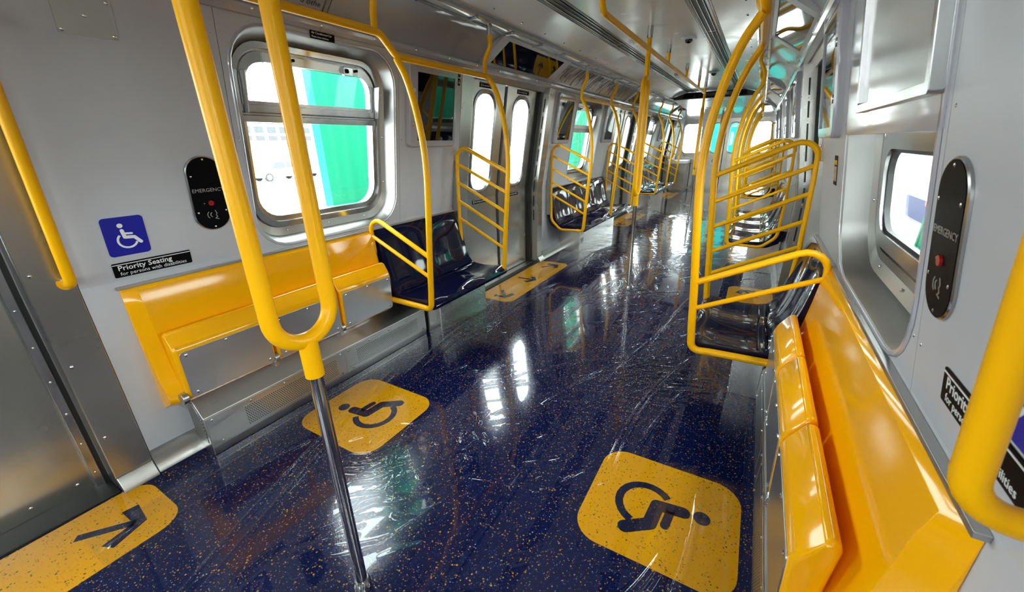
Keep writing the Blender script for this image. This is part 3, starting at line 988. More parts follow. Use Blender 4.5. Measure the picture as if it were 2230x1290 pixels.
def seat_base(s, y0, y1, lab):
    t = thing('seat_base', lab, 'seat base', (s * 1.2, (y0 + y1) / 2, 0), 'steel boxes under the blue benches')
    part(MB().box(*sorted((s * 1.10, s * 1.418)), y0, y1, 0, 0.405), 'casing', 'bright_steel', t, bevel=0.004)
    p = part(MB().box(*sorted((s * 1.096, s * 1.11)), y0 + 0.004, y0 + 0.20, 0.01, 0.39), 'access_panel', 'bright_steel', t, bevel=0.001)
    for z in (0.13, 0.25):
        part(MB().box(*sorted((s * 1.0945, s * 1.10)), y0 + 0.04, y0 + 0.16, z, z + 0.07), 'grille', 'perf', p)
    for z in (0.03, 0.2, 0.37):
        for y in (y0 + 0.02, y0 + 0.185):
            screw(p, (s * 1.096, y, z), (-s, 0, 0), sc=0.7)
    return t

for s in (-1, 1):
    bench_yellow(s)
    heater(s)
    near = 'left' if s < 0 else 'right'
    bench_blue(s, 2.06 if s < 0 else 2.295, 3.07, 2, 'navy blue two-place bench next to the %s yellow bench' % near, 0.015 if s > 0 else 0.0)
    seat_base(s, 2.38 if s < 0 else 2.61, 3.07, 'bright steel box under the nearest %s blue bench' % near)
    for k, w in ((1, 'halfway down the car'), (2, 'near the far end')):
        a, b = SECT[k]
        m = (a + b) / 2
        bench_blue(s, a + 0.17, m - 0.01, 2, 'navy blue bench %s on the %s, its nearer half' % (w, near))
        bench_blue(s, m + 0.01, b - 0.14, 2, 'navy blue bench %s on the %s, its farther half' % (w, near))
        seat_base(s, a + 0.62, b - 0.3, 'steel box under the %s blue benches %s' % (near, w))

# ================================================================== YELLOW RAILS
PR, BR = 0.0205, 0.0135
RZ, RX = 2.06, 0.95
POST = [(0.855, 0.56), (0.838, 0.80), (0.812, 1.10), (0.792, 1.38), (0.800, 1.58), (0.835, 1.78), (0.885, 1.94)]

def post_x(z):
    for (x0, z0), (x1, z1) in zip(POST[:-1], POST[1:]):
        if z0 <= z <= z1:
            return x0 + (x1 - x0) * (z - z0) / (z1 - z0)
    return POST[0][0]

def post_path(s, y, top):
    """bottom bar, corner and bowed upright, then on to `top` points"""
    low = fillet([(s * 0.96, y, 0.432), (s * 0.868, y, 0.425), (s * 0.855, y, 0.56)], 0.07)
    up = smooth_path([(s * x, y, z) for x, z in POST] + top, 5)
    return low[:-1] + up

def partition(t, s, y, top, ztop=1.575, nbars=5, arm=False):
    part(MB().tube(post_path(s, y, top), PR, 14), 'post', 'yellow', t)
    if arm:
        zw, xw_ = 1.06, 1.40
        zs = [(1.05, 0.825), (0.93, 0.675)]
        fp = [(s * post_x(0.825), y, 0.825), (s * 1.398, y, 1.10), (s * 1.385, y, 0.80)]
        rad = [0, 0.125, 0]
    else:
        zs = [(1.40, 1.155), (1.235, 0.985), (1.065, 0.815), (0.90, 0.655)]
        fp = [(s * post_x(1.325), y, 1.325), (s * 1.322, y, 1.572), (s * 1.336, y, 1.30), (s * 1.345, y, 0.9), (s * 1.335, y, 0.55), (s * 1.20, y, 0.425), (s * 0.95, y, 0.432)]
        rad = [0, 0.10, 0, 0, 0.12, 0.12, 0]
    fr = part(MB().tube(fillet(fp, rad), 0.0165, 12), 'partition_frame' if not arm else 'armrest', 'yellow', t)
    wxx = 1.338 if not arm else 1.392
    for zw, zp in (zs if not arm else zs[1:]):
        part(MB().tube([(s * wxx, y, zw), (s * post_x(zp), y, zp)], BR, 10), 'crossbar', 'yellow', fr)
    if arm:
        part(MB().tube([(s * 1.30, y, 0.44), (s * 0.955, y, 0.432)], PR, 12), 'bottom_bar', 'yellow', t)

def drop_tube(t, s, y, x0=RX, z0=RZ, zc=2.415, xc=0.895):
    d = part(MB().tube(smooth_path([(s * x0, y, z0), (s * (x0 - 0.005), y, z0 + 0.10), (s * xc, y, z0 + 0.2), (s * xc, y, zc - 0.07)], 5), 0.018, 12), 'drop_tube', 'yellow', t)
    part(MB().tube([(s * xc, y, zc - 0.085), (s * xc, y, zc + 0.02)], 0.0215, 14), 'ceiling_sleeve', 'steel_tube', d)

def rails_near(s):
    t = thing('grab_rail', 'yellow overhead rail with armrest and barred partition by the nearest %s seats' % SIDE[s], 'grab rail', (s * 0.9, 2.0, 0.42), 'yellow rail frames along the walls')
    ya, yg = (2.03 if s < 0 else 2.268, 3.05)
    up = 2.155
    path = [(s * 0.90, 0.50, 2.40), (s * 0.93, 0.50, up), (s * 0.93, ya - 0.13, up), (s * 0.955, ya + 0.01, RZ), (s * RX, yg, RZ)]
    part(MB().tube(fillet(path, [0, 0.08, 0.12, 0.12, 0]), 0.0205, 14), 'overhead_rail', 'yellow', t)
    partition(t, s, ya, [(s * 0.945, ya, 2.045)], arm=True)
    partition(t, s, yg, [(s * 0.935, yg - 0.01, 2.03), (s * 0.95, yg - 0.05, 2.062)])
    drop_tube(t, s, ya - 0.16, 0.93, up)
    drop_tube(t, s, yg - 0.06)
    # steel plate that ties the partition to the wall
    part(MB().box(*sorted((s * 1.335, s * 1.42)), yg - 0.012, yg + 0.012, 0.62, 1.42), 'wall_plate', 'steel_v', t, bevel=0.002)
    return t

def rails_far(s, k, lab):
    a, b = SECT[k]
    m = (a + b) / 2
    t = thing('grab_rail', lab, 'grab rail', (s * 0.9, m, 0.42), 'yellow rail frames along the walls')
    y0, y1 = a + 0.13, b - 0.12
    part(MB().tube([(s * RX, y0, RZ), (s * RX, y1, RZ)], 0.0195, 12), 'overhead_rail', 'yellow', t)
    partition(t, s, y0, [(s * 0.935, y0, 2.03), (s * 0.95, y0, 2.065)])
    partition(t, s, y1, [(s * 0.935, y1, 2.03), (s * 0.95, y1, 2.065)])
    part(MB().tube(post_path(s, m, [(s * 0.945, m, 2.05)]), PR, 12), 'post', 'yellow', t)
    part(MB().tube([(s * 1.22, m, 0.44), (s * 0.955, m, 0.432)], PR, 10), 'bottom_bar', 'yellow', t)
    for y in (y0, m, y1):
        drop_tube(t, s, y)
    for y in (y0, y1):
        part(MB().box(*sorted((s * 1.335, s * 1.42)), y - 0.012, y + 0.012, 0.62, 1.42), 'wall_plate', 'steel_v', t, bevel=0.002)
    return t

for s in (-1, 1):
    rails_near(s)
    rails_far(s, 1, 'yellow rail with two barred partitions and middle post, halfway down on the %s' % SIDE[s])
    rails_far(s, 2, 'yellow rail with two barred partitions and middle post, near the far end on the %s' % SIDE[s])

def stanchion(y, zc, lab):
    t = thing('stanchion', lab, 'pole', (0, y, 0), 'centre poles with a yellow loop')
    zl, zh = 1.03, 2.10
    part(MB().tube([(0, y, zl - 0.105), (0, y, zl + 0.012)], 0.0265, 18), 'collar', 'yellow', t)
    w = 0.088
    p = [(0, a, b) for a, b in rr(y - w, y + w, zl + 0.012, zh, w - 0.002, 10)]
    rings = p + p[:1]
    mb = MB()
    P = [Vector(q) for q in p]
    n, m = len(P), 36
    rs = []
    for i in range(n):
        tt = (P[(i + 1) % n] - P[i - 1]).normalized()
        u = Vector((1, 0, 0))
        v = tt.cross(u)
        rs.append([P[i] + (u * math.cos(2 * math.pi * k / m) + v * math.sin(2 * math.pi * k / m)) * 0.0225 for k in range(m)])
    mb.loft(rs, closed=True)
    part(mb, 'loop', 'yellow', t)
    part(MB().tube([(0, y, zh - 0.012), (0, y, zc - 0.085)], 0.0215, 16), 'upper_tube', 'yellow', t)
    part(MB().tube([(0, y, zc - 0.095), (0, y, zc + 0.005)], 0.026, 16), 'ceiling_sleeve', 'steel_tube', t)
    part(MB().tube([(0, y, 0.02), (0, y, zl - 0.10)], 0.0205, 18), 'lower_tube', 'steel_tube', t)
    part(MB().tube([(0, y, 0), (0, y, 0.025), (0, y, 0.045)], [0.032, 0.032, 0.024], 18), 'base_sleeve', 'steel_tube', t)
    return t
stanchion(0.582, 2.52, 'large yellow looped pole on a steel tube in the left foreground')
stanchion(4.28, 2.52, 'yellow looped pole on a steel tube opposite the second doors')
stanchion(8.70, 2.52, 'thin yellow looped pole halfway down the aisle')
stanchion(13.1, 2.29, 'farthest yellow looped pole before the end wall')

t = thing('ceiling_rail', 'long yellow grab rail hung under the middle of the ceiling', 'grab rail', (0, 5.8, 2.34))
part(MB().tube(fillet([(0.0, 2.95, 2.50), (0.0, 2.95, 2.34), (0.0, 8.64, 2.34)], 0.09), 0.0205, 14), 'rail', 'yellow', t)
part(MB().tube([(0, 2.95, 2.44), (0, 2.95, 2.522)], 0.0245, 14), 'ceiling_sleeve', 'steel_tube', t)
for y in (5.2, 6.5, 7.8):
    d = part(MB().tube([(0, y, 2.34), (0, y, 2.45)], 0.018, 12), 'drop_tube', 'yellow', t)
    part(MB().tube([(0, y, 2.445), (0, y, 2.522)], 0.0225, 14), 'ceiling_sleeve', 'steel_tube', d)

def handle(s, y, z0, z1, off, lab, r=0.0195, upright=False):
    t = thing('grab_bar', lab, 'handle', (s * wx(z0), y, z0), 'yellow grab handles beside the doors')
    p = [wp(s, y, z0, 0.004), wp(s, y, z0, off), wp(s, y, (z0 + z1) / 2, off), wp(s, y, z1, off), wp(s, y, z1, 0.004)]
    if upright:
        xo = s * (wx(z0) - off)
        p[2:4] = [((xo + wp(s, y, (z0 + z1) / 2, off)[0]) / 2, y, (z0 + z1) / 2), ((xo + wp(s, y, z1, off)[0]) / 2, y, z1)]
        p[4] = wp(s, y, z1, 0.004)
    part(MB().tube(fillet(p, [0, 0.05, 0, 0.05, 0]), r, 16), 'bar', 'yellow', t)
    for z in (z0, z1):
        part(MB().disc(wp(s, y, z, 0.0), (-s, 0, 0), 0.03, 0.006, 18), 'rosette', 'yellow', t)
handle(-1, 0.425, 1.045, 2.0, 0.075, 'yellow grab handle at the left door edge, upper left')
handle(1, 0.565, 1.14, 1.80, 0.10, 'thick yellow grab handle at the right edge of the view', 0.0178, True)
for s in (-1, 1):
    handle(s, DOORS[3][1] + 0.18, 1.05, 1.95, 0.075, 'far yellow grab handle by the end wall on the %s' % SIDE[s])

# ================================================================== LIGHT STRIPS, DISPLAYS, CARDS
strip_edges = [Y0, -0.35, 2.25, 4.85, 7.45, 10.05, 12.6]
strip_where = ['behind the camera', 'above the nearest seats', 'above the second doors', 'above the middle seats', 'above the third doors', 'above the far seats']
for s in (-1, 1):
    for (y0, y1), w in zip(zip(strip_edges[:-1], strip_edges[1:]), strip_where):
        t = thing('light_strip', 'long lamp strip along the %s ceiling edge %s' % (SIDE[s], w), 'ceiling light', (s * 0.89, (y0 + y1) / 2, 2.40), 'lamp strips along the ceiling edges')
        part(MB().prism_y([(s * x, z) for x, z in ((0.955, 2.392), (0.935, 2.388), (0.932, 2.412), (0.862, 2.420), (0.858, 2.398), (0.842, 2.405), (0.842, 2.445), (0.955, 2.445))], y0 + 0.002, y1 - 0.002), 'tray', 'alu', t)
        n = 5
        for q in range(n):
            a = y0 + (y1 - y0) * q / n + 0.012
            b = y0 + (y1 - y0) * (q + 1) / n - 0.012
            part(MB().prism_y([(s * x, z) for x, z in ((0.930, 2.402), (0.912, 2.399), (0.882, 2.402), (0.864, 2.408), (0.864, 2.415), (0.930, 2.410))], a, b), 'lens', 'lens', t)
            part(MB().box(*sorted((s * 0.845, s * 0.95)), b + 0.004, b + 0.02, 2.385, 2.40), 'clip', 'alu', t)

UPC = Vector((-0.305, 0, 0.21)).normalized()
def cove_frame(s, y, off=0.0):
    p = Vector((s * 1.0825, y, 2.305))
    f = frame(p, (0, -s, 0), (s * UPC.x, 0, UPC.z))
    n = Vector((f[0][2], f[1][2], f[2][2]))
    return Matrix.Translation(n * off) @ f

def ringxy(pts, z):
    return [(x, y, z) for x, y in pts]

place = {0: 'nearest the camera', 1: 'over the second doors', 2: 'over the third doors', 3: 'over the last side doors'}
for s in (-1, 1):
    for k in (1, 2, 3):
        yc = (DOORS[k][0] + DOORS[k][1]) / 2
        t = thing('door_display', 'black display in a grey frame %s on the %s' % (place[k], SIDE[s]), 'display', frame=cove_frame(s, yc), group='displays above the doors')
        o, i = rr(-0.728, 0.728, -0.185, 0.185, 0.006), rr(-0.60, 0.60, -0.125, 0.125, 0.004)
        part(MB().loft([ringxy(o, -0.06), ringxy(o, 0.0), ringxy(i, 0.0), ringxy(i, -0.012)]), 'bezel', 'wall', t, local=True)
        part(MB().loft([ringxy(i, -0.012), ringxy(i, -0.006)], True, True), 'screen_glass', 'screen', t, local=True)

def card(s, y, w, mat, lab, grp='printed cards in the curved panels', words=()):
    t = thing('advert_card', lab, 'card', (s * 1.08, y, 2.22), group=grp)
    pr = [(s * (x - 0.004), z - 0.005) for x, z in cove_arc(8)][1:-1]
    back = [(s * (x - 0.001), z - 0.001) for x, z in cove_arc(8)][1:-1][::-1]
    part(MB().prism_y(pr + back, y - w / 2, y + w / 2), 'sheet', mat, t)
    for q in (-1, 1):
        part(MB().prism_y([(x - s * 0.002, z - 0.002) for x, z in pr] + pr[::-1], y + q * w / 2 - 0.004, y + q * w / 2 + 0.004), 'holder_edge', 'alu', t)
    return t
c = card(-1, 1.46, 0.56, 'cove', 'glossy card with purple letters above the nearest left window')
def cove_text(parent, s, y, v, txt, size, mat, rot):
    f = cove_frame(s, y, -0.02)
    o = lettering(txt, size, parent, 0, 0, 0, mat)
    off = Matrix.Translation(-world_origin(parent))
    o.matrix_local = off @ f @ Matrix.Translation((0, v, 0.0)) @ Matrix.Rotation(rot, 4, 'Z')
    return o
# the letters that show beside the rail, set along the car
cove_text(c, -1, 1.60, -0.02, 'hee', 0.10, 'purple_ink', 0)
cove_text(c, -1, 1.60, -0.09, 'd othe', 0.045, 'ink', 0)
for q in range(4):
    o = MB().box(-0.10, 0.06, -0.003, 0.003, 0, 0.0006)
    e = part(o, 'print_line', 'ink', c, local=True)
    e.matrix_local = Matrix.Translation(-world_origin(c)) @ cove_frame(-1, 1.33, -0.022) @ Matrix.Translation((0, 0.05 - 0.03 * q, 0))
names = ['first', 'second', 'third', 'fourth', 'fifth']
for s in (-1, 1):
    for q in range(5):
        if s > 0:
            continue
        yc = 5.03 + q * 0.56
        c = card(s, yc, 0.53, 'card_paper', 'printed text card, %s past the %s door display' % (names[q], SIDE[s]))
        # lines of type, printed across the curve
        ar = [(s * (x - 0.0055), z - 0.0068) for x, z in cove_arc(24)]
        ab = [(s * (x - 0.0040), z - 0.0050) for x, z in cove_arc(24)]
        rnd = random.Random(31 + q)
        mb, hd_ = MB(), MB()
        y = yc - 0.235
        while y < yc + 0.225:
            big = rnd.random() < 0.16
            w = 0.016 if big else 0.006
            i0 = rnd.choice((4, 5, 5, 12)) if not big else 5
            i1 = min(21, i0 + rnd.randint(6, 16))
            i0, i1 = 25 - i1, 25 - i0
            (hd_ if big else mb).prism_y(ar[i0:i1] + ab[i0:i1][::-1], y, y + w)
            y += w + (0.03 if rnd.random() < 0.2 else 0.011)
        part(mb, 'small_print', 'grey_ink', c)['kind'] = 'stuff'
        if hd_.v:
            part(hd_, 'heading', 'ink', c)['kind'] = 'stuff'

# wall displays beside the windows
def wall_screen(s, y, lab, w=0.56, zc=1.845, h=0.60):
    t = thing('wall_display', lab, 'display', frame=wall_frame(s, y, zc, 0.0), group='black wall displays beside the windows')
    o, b = rr(-w / 2, w / 2, -h / 2, h / 2, 0.04), rr(-w / 2 + 0.008, w / 2 - 0.008, -h / 2 + 0.008, h / 2 - 0.008, 0.035)
    sx = 0.045 * s
    i = rr(-w / 2 + (0.085 if s < 0 else 0.03), w / 2 - (0.03 if s < 0 else 0.085), -h / 2 + 0.05, h / 2 - 0.075, 0.006)
    part(MB().loft([ringxy(o, 0), ringxy(o, 0.028), ringxy(b, 0.036), ringxy(i, 0.036), ringxy(i, 0.027)]), 'bezel', 'gloss', t, local=True)
    part(MB().loft([ringxy(i, 0.020), ringxy(i, 0.029)], True, True), 'screen_glass', 'screen', t, local=True)
    # top grip and screw dimples
    part(MB().loft([ringxy(rr(-w / 2 + 0.04, w / 2 - 0.04, h / 2 - 0.055, h / 2 - 0.015, 0.018), z) for z in (0.034, 0.041)], True, True), 'top_rib', 'gloss', t, bevel=0.003, local=True)
    xs = (-w / 2 + 0.043) if s < 0 else (w / 2 - 0.043)
    for yy in (-0.13, 0.1):
        e = part(MB().disc((xs, yy, 0.034), (0, 0, 1), 0.019, 0.006, 16), 'lock_cap', 'alu', t, bevel=0.002, local=True)
    return t
for s in (-1, 1):
    wall_screen(s, 2.715, 'black wall display above the nearest %s blue bench' % SIDE[s])
    for k, w in ((1, 'middle'), (2, 'far')):
        a, b = SECT[k]
        wall_screen(s, a + 0.345, 'black wall display before the %s window on the %s' % (w, SIDE[s]), 0.52)
        wall_screen(s, b - 0.36, 'black wall display past the %s window on the %s' % (w, SIDE[s]), 0.52)

# ================================================================== SIGNS AND PANELS ON THE WALLS
def arc(cx, cy, r, a0, a1, n=14):
    return [(cx + r * math.cos(R(a0 + (a1 - a0) * k / n)), cy + r * math.sin(R(a0 + (a1 - a0) * k / n))) for k in range(n + 1)]

def wheelchair(parent, S, z0, z1, mat, bold=1.0):
    """the seated figure and wheel, inside a square of side S centred on the origin"""
    def q(x, y):
        return ((x - 0.5) * S, (y - 0.5) * S)
    mb = MB()
    hx, hy = q(0.425, 0.80)
    mb.prism_z([(hx + 0.062 * S * math.cos(a * math.pi / 10), hy + 0.062 * S * math.sin(a * math.pi / 10)) for a in range(20)], z0, z1)
    part(mb, 'head', mat, parent, local=True)
    w = 0.085 * S * bold
    mb = MB()
    mb.strip([q(0.44, 0.665), q(0.465, 0.475), q(0.665, 0.455), q(0.78, 0.295)], w, z0, z1)
    mb.strip([q(0.45, 0.58), q(0.63, 0.56)], w * 0.62, z0, z1)
    part(mb, 'figure', mat, parent, local=True)
    mb = MB()
    mb.strip([q(x, y) for x, y in arc(0.505, 0.385, 0.205, 132, 340)], 0.05 * S * bold, z0, z1, ends=False)
    part(mb, 'wheel', mat, parent, local=True)

for s in (-1, 1):
    # blue square
    t = thing('wheelchair_sign', 'square blue wheelchair sign on the %s wall' % SIDE[s], 'sign', frame=wall_frame(s, 0.66 if s < 0 else 0.748, 1.20 if s < 0 else 1.24, 0.0015))
    part(MB().loft([ringxy(rr(-0.075, 0.075, -0.088, 0.088, 0.016), z) for z in (0, 0.002)], True, True), 'plate', 'blue_sign', t, local=True)
    wheelchair(t, 0.165, 0.002, 0.0028, 'white')
    # black priority label
    t = thing('priority_label', 'black Priority Seating label above the %s yellow bench' % SIDE[s], 'label', frame=wall_frame(s, 0.732 if s < 0 else 0.82, 1.05 if s < 0 else 1.11, 0.0015))
    part(MB().loft([ringxy(rr(-0.153, 0.153, -0.034, 0.034, 0.005), z) for z in (0, 0.002)], True, True), 'plate', 'black', t, local=True)
    part(MB().box(-0.152, 0.152, 0.024, 0.0275, 0.002, 0.0027), 'white_line', 'white', t, local=True)
    lettering('Priority Seating', 0.0335, t, -0.136, -0.002, 0.0022, 'white', bold=0.0004, name='lettering')
    lettering('for persons with disabilities', 0.0235, t, -0.132, -0.026, 0.0022, 'white', name='lettering')
    # emergency intercom
    t = thing('intercom', 'black oval emergency intercom plate on the %s wall' % SIDE[s], 'intercom', frame=wall_frame(s, 1.022 if s < 0 else 1.052, 1.348 if s < 0 else 1.362, 0.0) @ Matrix.Scale(1.0 if s < 0 else 0.83, 4))
    part(MB().loft([ringxy(rr(-0.084, 0.084, -0.186, 0.186, 0.083, 10), 0), ringxy(rr(-0.084, 0.084, -0.186, 0.186, 0.083, 10), 0.006), ringxy(rr(-0.080, 0.080, -0.182, 0.182, 0.079, 10), 0.009)], True, True), 'rim', 'alu', t, local=True)
    part(MB().loft([ringxy(rr(-0.078, 0.078, -0.180, 0.180, 0.077, 10), z) for z in (0.008, 0.0105)], True, True), 'face_plate', 'black', t, local=True)
    lettering('EMERGENCY', 0.0255, t, 0, 0.012, 0.0106, 'fine_steel', align='CENTER')
    part(MB().disc((0, -0.045, 0.010), (0, 0, 1), 0.0125, 0.006, 18), 'button', 'red', t, local=True)
    part(MB().disc((-0.03, -0.045, 0.010), (0, 0, 1), 0.003, 0.0012, 10), 'microphone_hole', 'fine_steel', t, local=True)
    fg = MB()
    fg.strip(arc(0.0, -0.105, 0.012, 120, 240, 6), 0.0035, 0.0105, 0.0112)
    fg.strip(arc(-0.006, -0.105, 0.020, 130, 230, 6), 0.0035, 0.0105, 0.0112)
    fg.strip([(0.012, -0.085), (0.018, -0.10), (0.013, -0.108), (0.018, -0.118), (0.008, -0.125), (0.022, -0.13)], 0.0035, 0.0105, 0.0112)
    part(fg, 'talk_symbol', 'fine_steel', t, local=True)
    for x, y in ((0, 0.168), (0, -0.168), (-0.064, 0.09), (0.064, 0.09), (-0.064, -0.09), (0.064, -0.09)):
        o = screw(t, (x, y, 0.0105), (0, 0, 1), sc=0.6)
    # screwed steel plate high on the wall
    t = thing('access_plate', 'small screwed steel plate high on the %s wall' % SIDE[s], 'plate', frame=wall_frame(s, 0.735, 2.04, 0.0))
    part(MB().loft([ringxy(rr(-0.087, 0.087, -0.068, 0.068, 0.004), z) for z in (0, 0.003)], True, True), 'plate', 'reveal_steel', t, local=True)
    for x, y in ((-0.075, 0.056), (0.075, 0.056), (-0.075, -0.056), (0.075, -0.056), (0, 0)):
        screw(t, (x, y, 0.003), (0, 0, 1), sc=0.8)
    # label over the window
    for k, w in ((0, 'nearest'), (1, 'middle'), (2, 'far')):
        yc = sum(SECT[k]) / 2
        if s > 0 and k == 0:
            continue
        t = thing('window_label', 'small black Air Conditioned Car label over the %s %s window' % (w, SIDE[s]), 'label', frame=wall_frame(s, yc - 0.02, 2.150, 0.012))
        part(MB().box(-0.078, 0.078, -0.021, 0.021, -0.004, 0.002), 'plate', 'black', t, local=True)
        lettering('Air Conditioned Car', 0.0155, t, -0.072, 0.003, 0.0022, 'white')
        lettering('Please close windows', 0.0125, t, -0.072, -0.014, 0.0022, 'fine_steel')
    # notices on the door leaves
    for k, w in ((1, 'second'), (2, 'third')):
        a, b = DOORS[k]
        l0, l1 = a + 0.17 + 0.045, b - 0.15 - 0.05
        ym = (l0 + l1) / 2
        for q, yy in enumerate(((l0 + ym) / 2, (ym + l1) / 2)):
            wh = ('nearer' if q == 0 else 'farther')
            for zz, txt, nm in ((2.093, 'Do not hold doors', 'top'), (0.975, 'Do not lean on door', 'waist')):
                t = thing('door_notice', 'black %s label on the %s leaf of the %s %s doors' % (txt, wh, w, SIDE[s]), 'label', frame=wall_frame(s, yy, zz, -0.128))
                part(MB().box(-0.13, 0.13, -0.0225, 0.0225, -0.003, 0.002), 'plate', 'black', t, local=True)
                part(MB().box(-0.128, 0.128, 0.0155, 0.0175, 0.002, 0.0026), 'white_line', 'white', t, local=True)
                pic = MB()
                pic.prism_z([(-0.112 + 0.0045 * math.cos(g * math.pi / 5), 0.008 + 0.0045 * math.sin(g * math.pi / 5)) for g in range(10)], 0.002, 0.0026)
                pic.strip([(-0.112, 0.0), (-0.112, -0.014)], 0.007, 0.002, 0.0026)
                part(pic, 'pictogram', 'white', t, local=True)
                lettering(txt, 0.0235, t, -0.095, -0.010, 0.0022, 'white')
    # little arrow plates on the wall end by the second doors
    for zz, up in ((2.115, 1), (2.05, -1)):
        t = thing('arrow_plate', 'tiny black %s arrow plate beside the second %s doors' % ('upper' if up > 0 else 'lower', SIDE[s]), 'label', frame=wall_frame(s, 3.055, zz, 0.001))
        part(MB().box(-0.014, 0.014, -0.026, 0.026, 0, 0.002), 'plate', 'black', t, local=True)
        mb = MB().prism_z([(-0.009, up * 0.002), (0.009, up * 0.002), (0, up * 0.016)], 0.002, 0.0027)
        mb.box(-0.003, 0.003, min(-up * 0.014, up * 0.003), max(-up * 0.014, up * 0.003), 0.002, 0.0027)
        part(mb, 'arrow', 'white', t, local=True)

# sticker under the right-hand display
t = thing('notice_sticker', 'small black and pale notice under the right wall display', 'label', frame=wall_frame(1, 2.52, 1.40, 0.001))
part(MB().box(-0.045, 0.045, -0.068, 0.068, 0, 0.0015), 'plate', 'black', t, local=True)
part(MB().box(-0.039, 0.039, -0.05, 0.018, 0.0015, 0.0021), 'pale_field', 'card_b', t, local=True)
part(MB().box(-0.039, 0.039, 0.026, 0.046, 0.0015, 0.0021), 'heading_bar', 'mat', t, local=True)

# square sign on the far end door
t = thing('end_door_sign', 'small square white sign on the far end door', 'sign', frame=frame((-0.24, Y1 - 0.004, 0.90), (1, 0, 0), (0, 0, 1)))
part(MB().box(-0.085, 0.085, -0.085, 0.085, 0, 0.003), 'plate', 'white', t, local=True)
mb = MB().strip(arc(0, 0, 0.045, 0, 360, 20), 0.018, 0.003, 0.004, ends=False)
mb.prism_z([(0.02 * math.cos(a * math.pi / 6), 0.02 * math.sin(a * math.pi / 6)) for a in range(12)], 0.003, 0.004)
part(mb, 'symbol', 'ink', t, local=True)

# ------------------------------------------------------------------ on the ceiling
for y, w in ((4.97, 'nearer'), (7.56, 'farther')):
    t = thing('dome_camera', 'small black dome camera on the ceiling, the %s one' % w, 'camera', (0.225, y, 2.50))
    part(MB().loft([[(0.225 + a, y + b, z) for a, b in rr(-k, k, -k, k, 0.02)] for k, z in ((0.068, 2.52), (0.068, 2.512), (0.058, 2.502))], True, True), 'housing', 'cabinet_white', t)
    part(MB().tube([(0.225, y, 2.504), (0.225, y, 2.492), (0.225, y, 2.480), (0.225, y, 2.472), (0.225, y, 2.468)], [0.036, 0.036, 0.031, 0.02, 0.004], 18), 'dome', 'screen', t, angle=60)
    t = thing('ceiling_box', 'small pale box fixed to the ceiling, the %s one' % w, 'ceiling unit', (-0.262, y - 0.18, 2.49))
    part(MB().loft([[(-0.262 + a, y - 0.18 + b, z) for a, b in rr(-0.05 * k, 0.05 * k, -0.085 * k, 0.085 * k, 0.012)] for k, z in ((1.0, 2.52), (1.0, 2.502), (0.85, 2.486))], True, True), 'cover', 'cabinet_white', t)
    screw(t, (-0.262, y - 0.24, 2.4865), (0, 0, -1), sc=0.6)
    screw(t, (-0.262, y - 0.12, 2.4865), (0, 0, -1), sc=0.6)
t = thing('destination_sign', 'long black display across the ceiling header at the far end', 'display', (0, 10.295, 2.40))
part(MB().loft([[(x, y, z) for x, z in ((-0.62, 2.405), (0.62, 2.405), (0.60, 2.495), (-0.60, 2.495))] for y in (10.30, 10.285)], True, True), 'housing', 'black', t, bevel=0.004)
part(MB().box(-0.40, 0.40, 10.281, 10.29, 2.42, 2.485), 'screen_glass', 'screen', t)

# ------------------------------------------------------------------ cabinet at the far end
t = thing('cabinet', 'grey steel cabinet with a white top in the far left corner', 'cabinet', (-1.15, 14.7, 0))
part(MB().box(-1.38, -0.93, 14.25, 15.12, 0.03, 0.86), 'body', 'steel_door', t, bevel=0.006)
part(MB().box(-1.385, -0.92, 14.24, 15.13, 0.86, 0.95), 'top', 'cabinet_white', t, bevel=0.015, seg=3)
part(MB().box(-1.37, -0.945, 14.28, 15.10, 0.0, 0.03), 'plinth', 'cabinet_white', t)
d = part(MB().box(-0.932, -0.922, 14.30, 15.06, 0.07, 0.82), 'front_panel', 'steel', t, bevel=0.002)
for y in (14.34, 15.02):
    for z in (0.12, 0.77):
        screw(d, (-0.922, y, z), (1, 0, 0))

# ================================================================== FLOOR MARKINGS
def arrow(parent, cx, cy, ang, S, z0, z1, mat):
    """straight arrow with open head pointing along `ang`"""
    ca, sa = math.cos(ang), math.sin(ang)
    def q(u, v):
        return (cx + u * ca - v * sa, cy + u * sa + v * ca)
    mb = MB()
    mb.prism_z([q(-0.5 * S, 0.07 * S), q(-0.5 * S, -0.07 * S), q(0.34 * S, -0.07 * S), q(0.34 * S, 0.07 * S)], z0, z1)
    w = 0.155 * S
    for v in (-1, 1):
        mb.prism_z([q(0.5 * S, 0), q(0.5 * S - w * 1.3, 0), q(0.5 * S - w * 1.3 - 0.30 * S, v * 0.36 * S), q(0.5 * S - w * 0.35 - 0.36 * S + 0.12 * S, v * 0.47 * S)], z0, z1)
    part(mb, 'arrow', mat, parent, local=True)

for s in (-1, 1):
    for k in range(4):
        if k == 0 and s > 0:
            continue
        a, b = DOORS[k]
        yc = (a + b) / 2 + 0.085
        t = thing('door_floor_marking', 'speckled yellow floor strip with arrows %s on the %s' % (('at the nearest door', 'at the second doors', 'at the third doors', 'at the last doors')[k], SIDE[s]), 'floor marking', frame=frame((s * 1.185, yc, 0), (0, -s, 0), (s, 0, 0)), group='yellow door markings on the floor')
        # local x runs along the door, local y towards the door
        part(MB().loft([ringxy(rr(-0.80, 0.80, -0.215, 0.205, 0.10), z) for z in (-0.002, 0.002)], True, True), 'base', 'mat', t, local=True)
        arrow(t, -0.02, 0.0, -math.pi / 2, 0.25, 0.002, 0.003, 'mat_ink')
        for q in (-1, 1):
            arrow(t, q * 0.60, -0.015, -math.pi / 2 + q * R(52), 0.25, 0.002, 0.003, 'mat_ink')

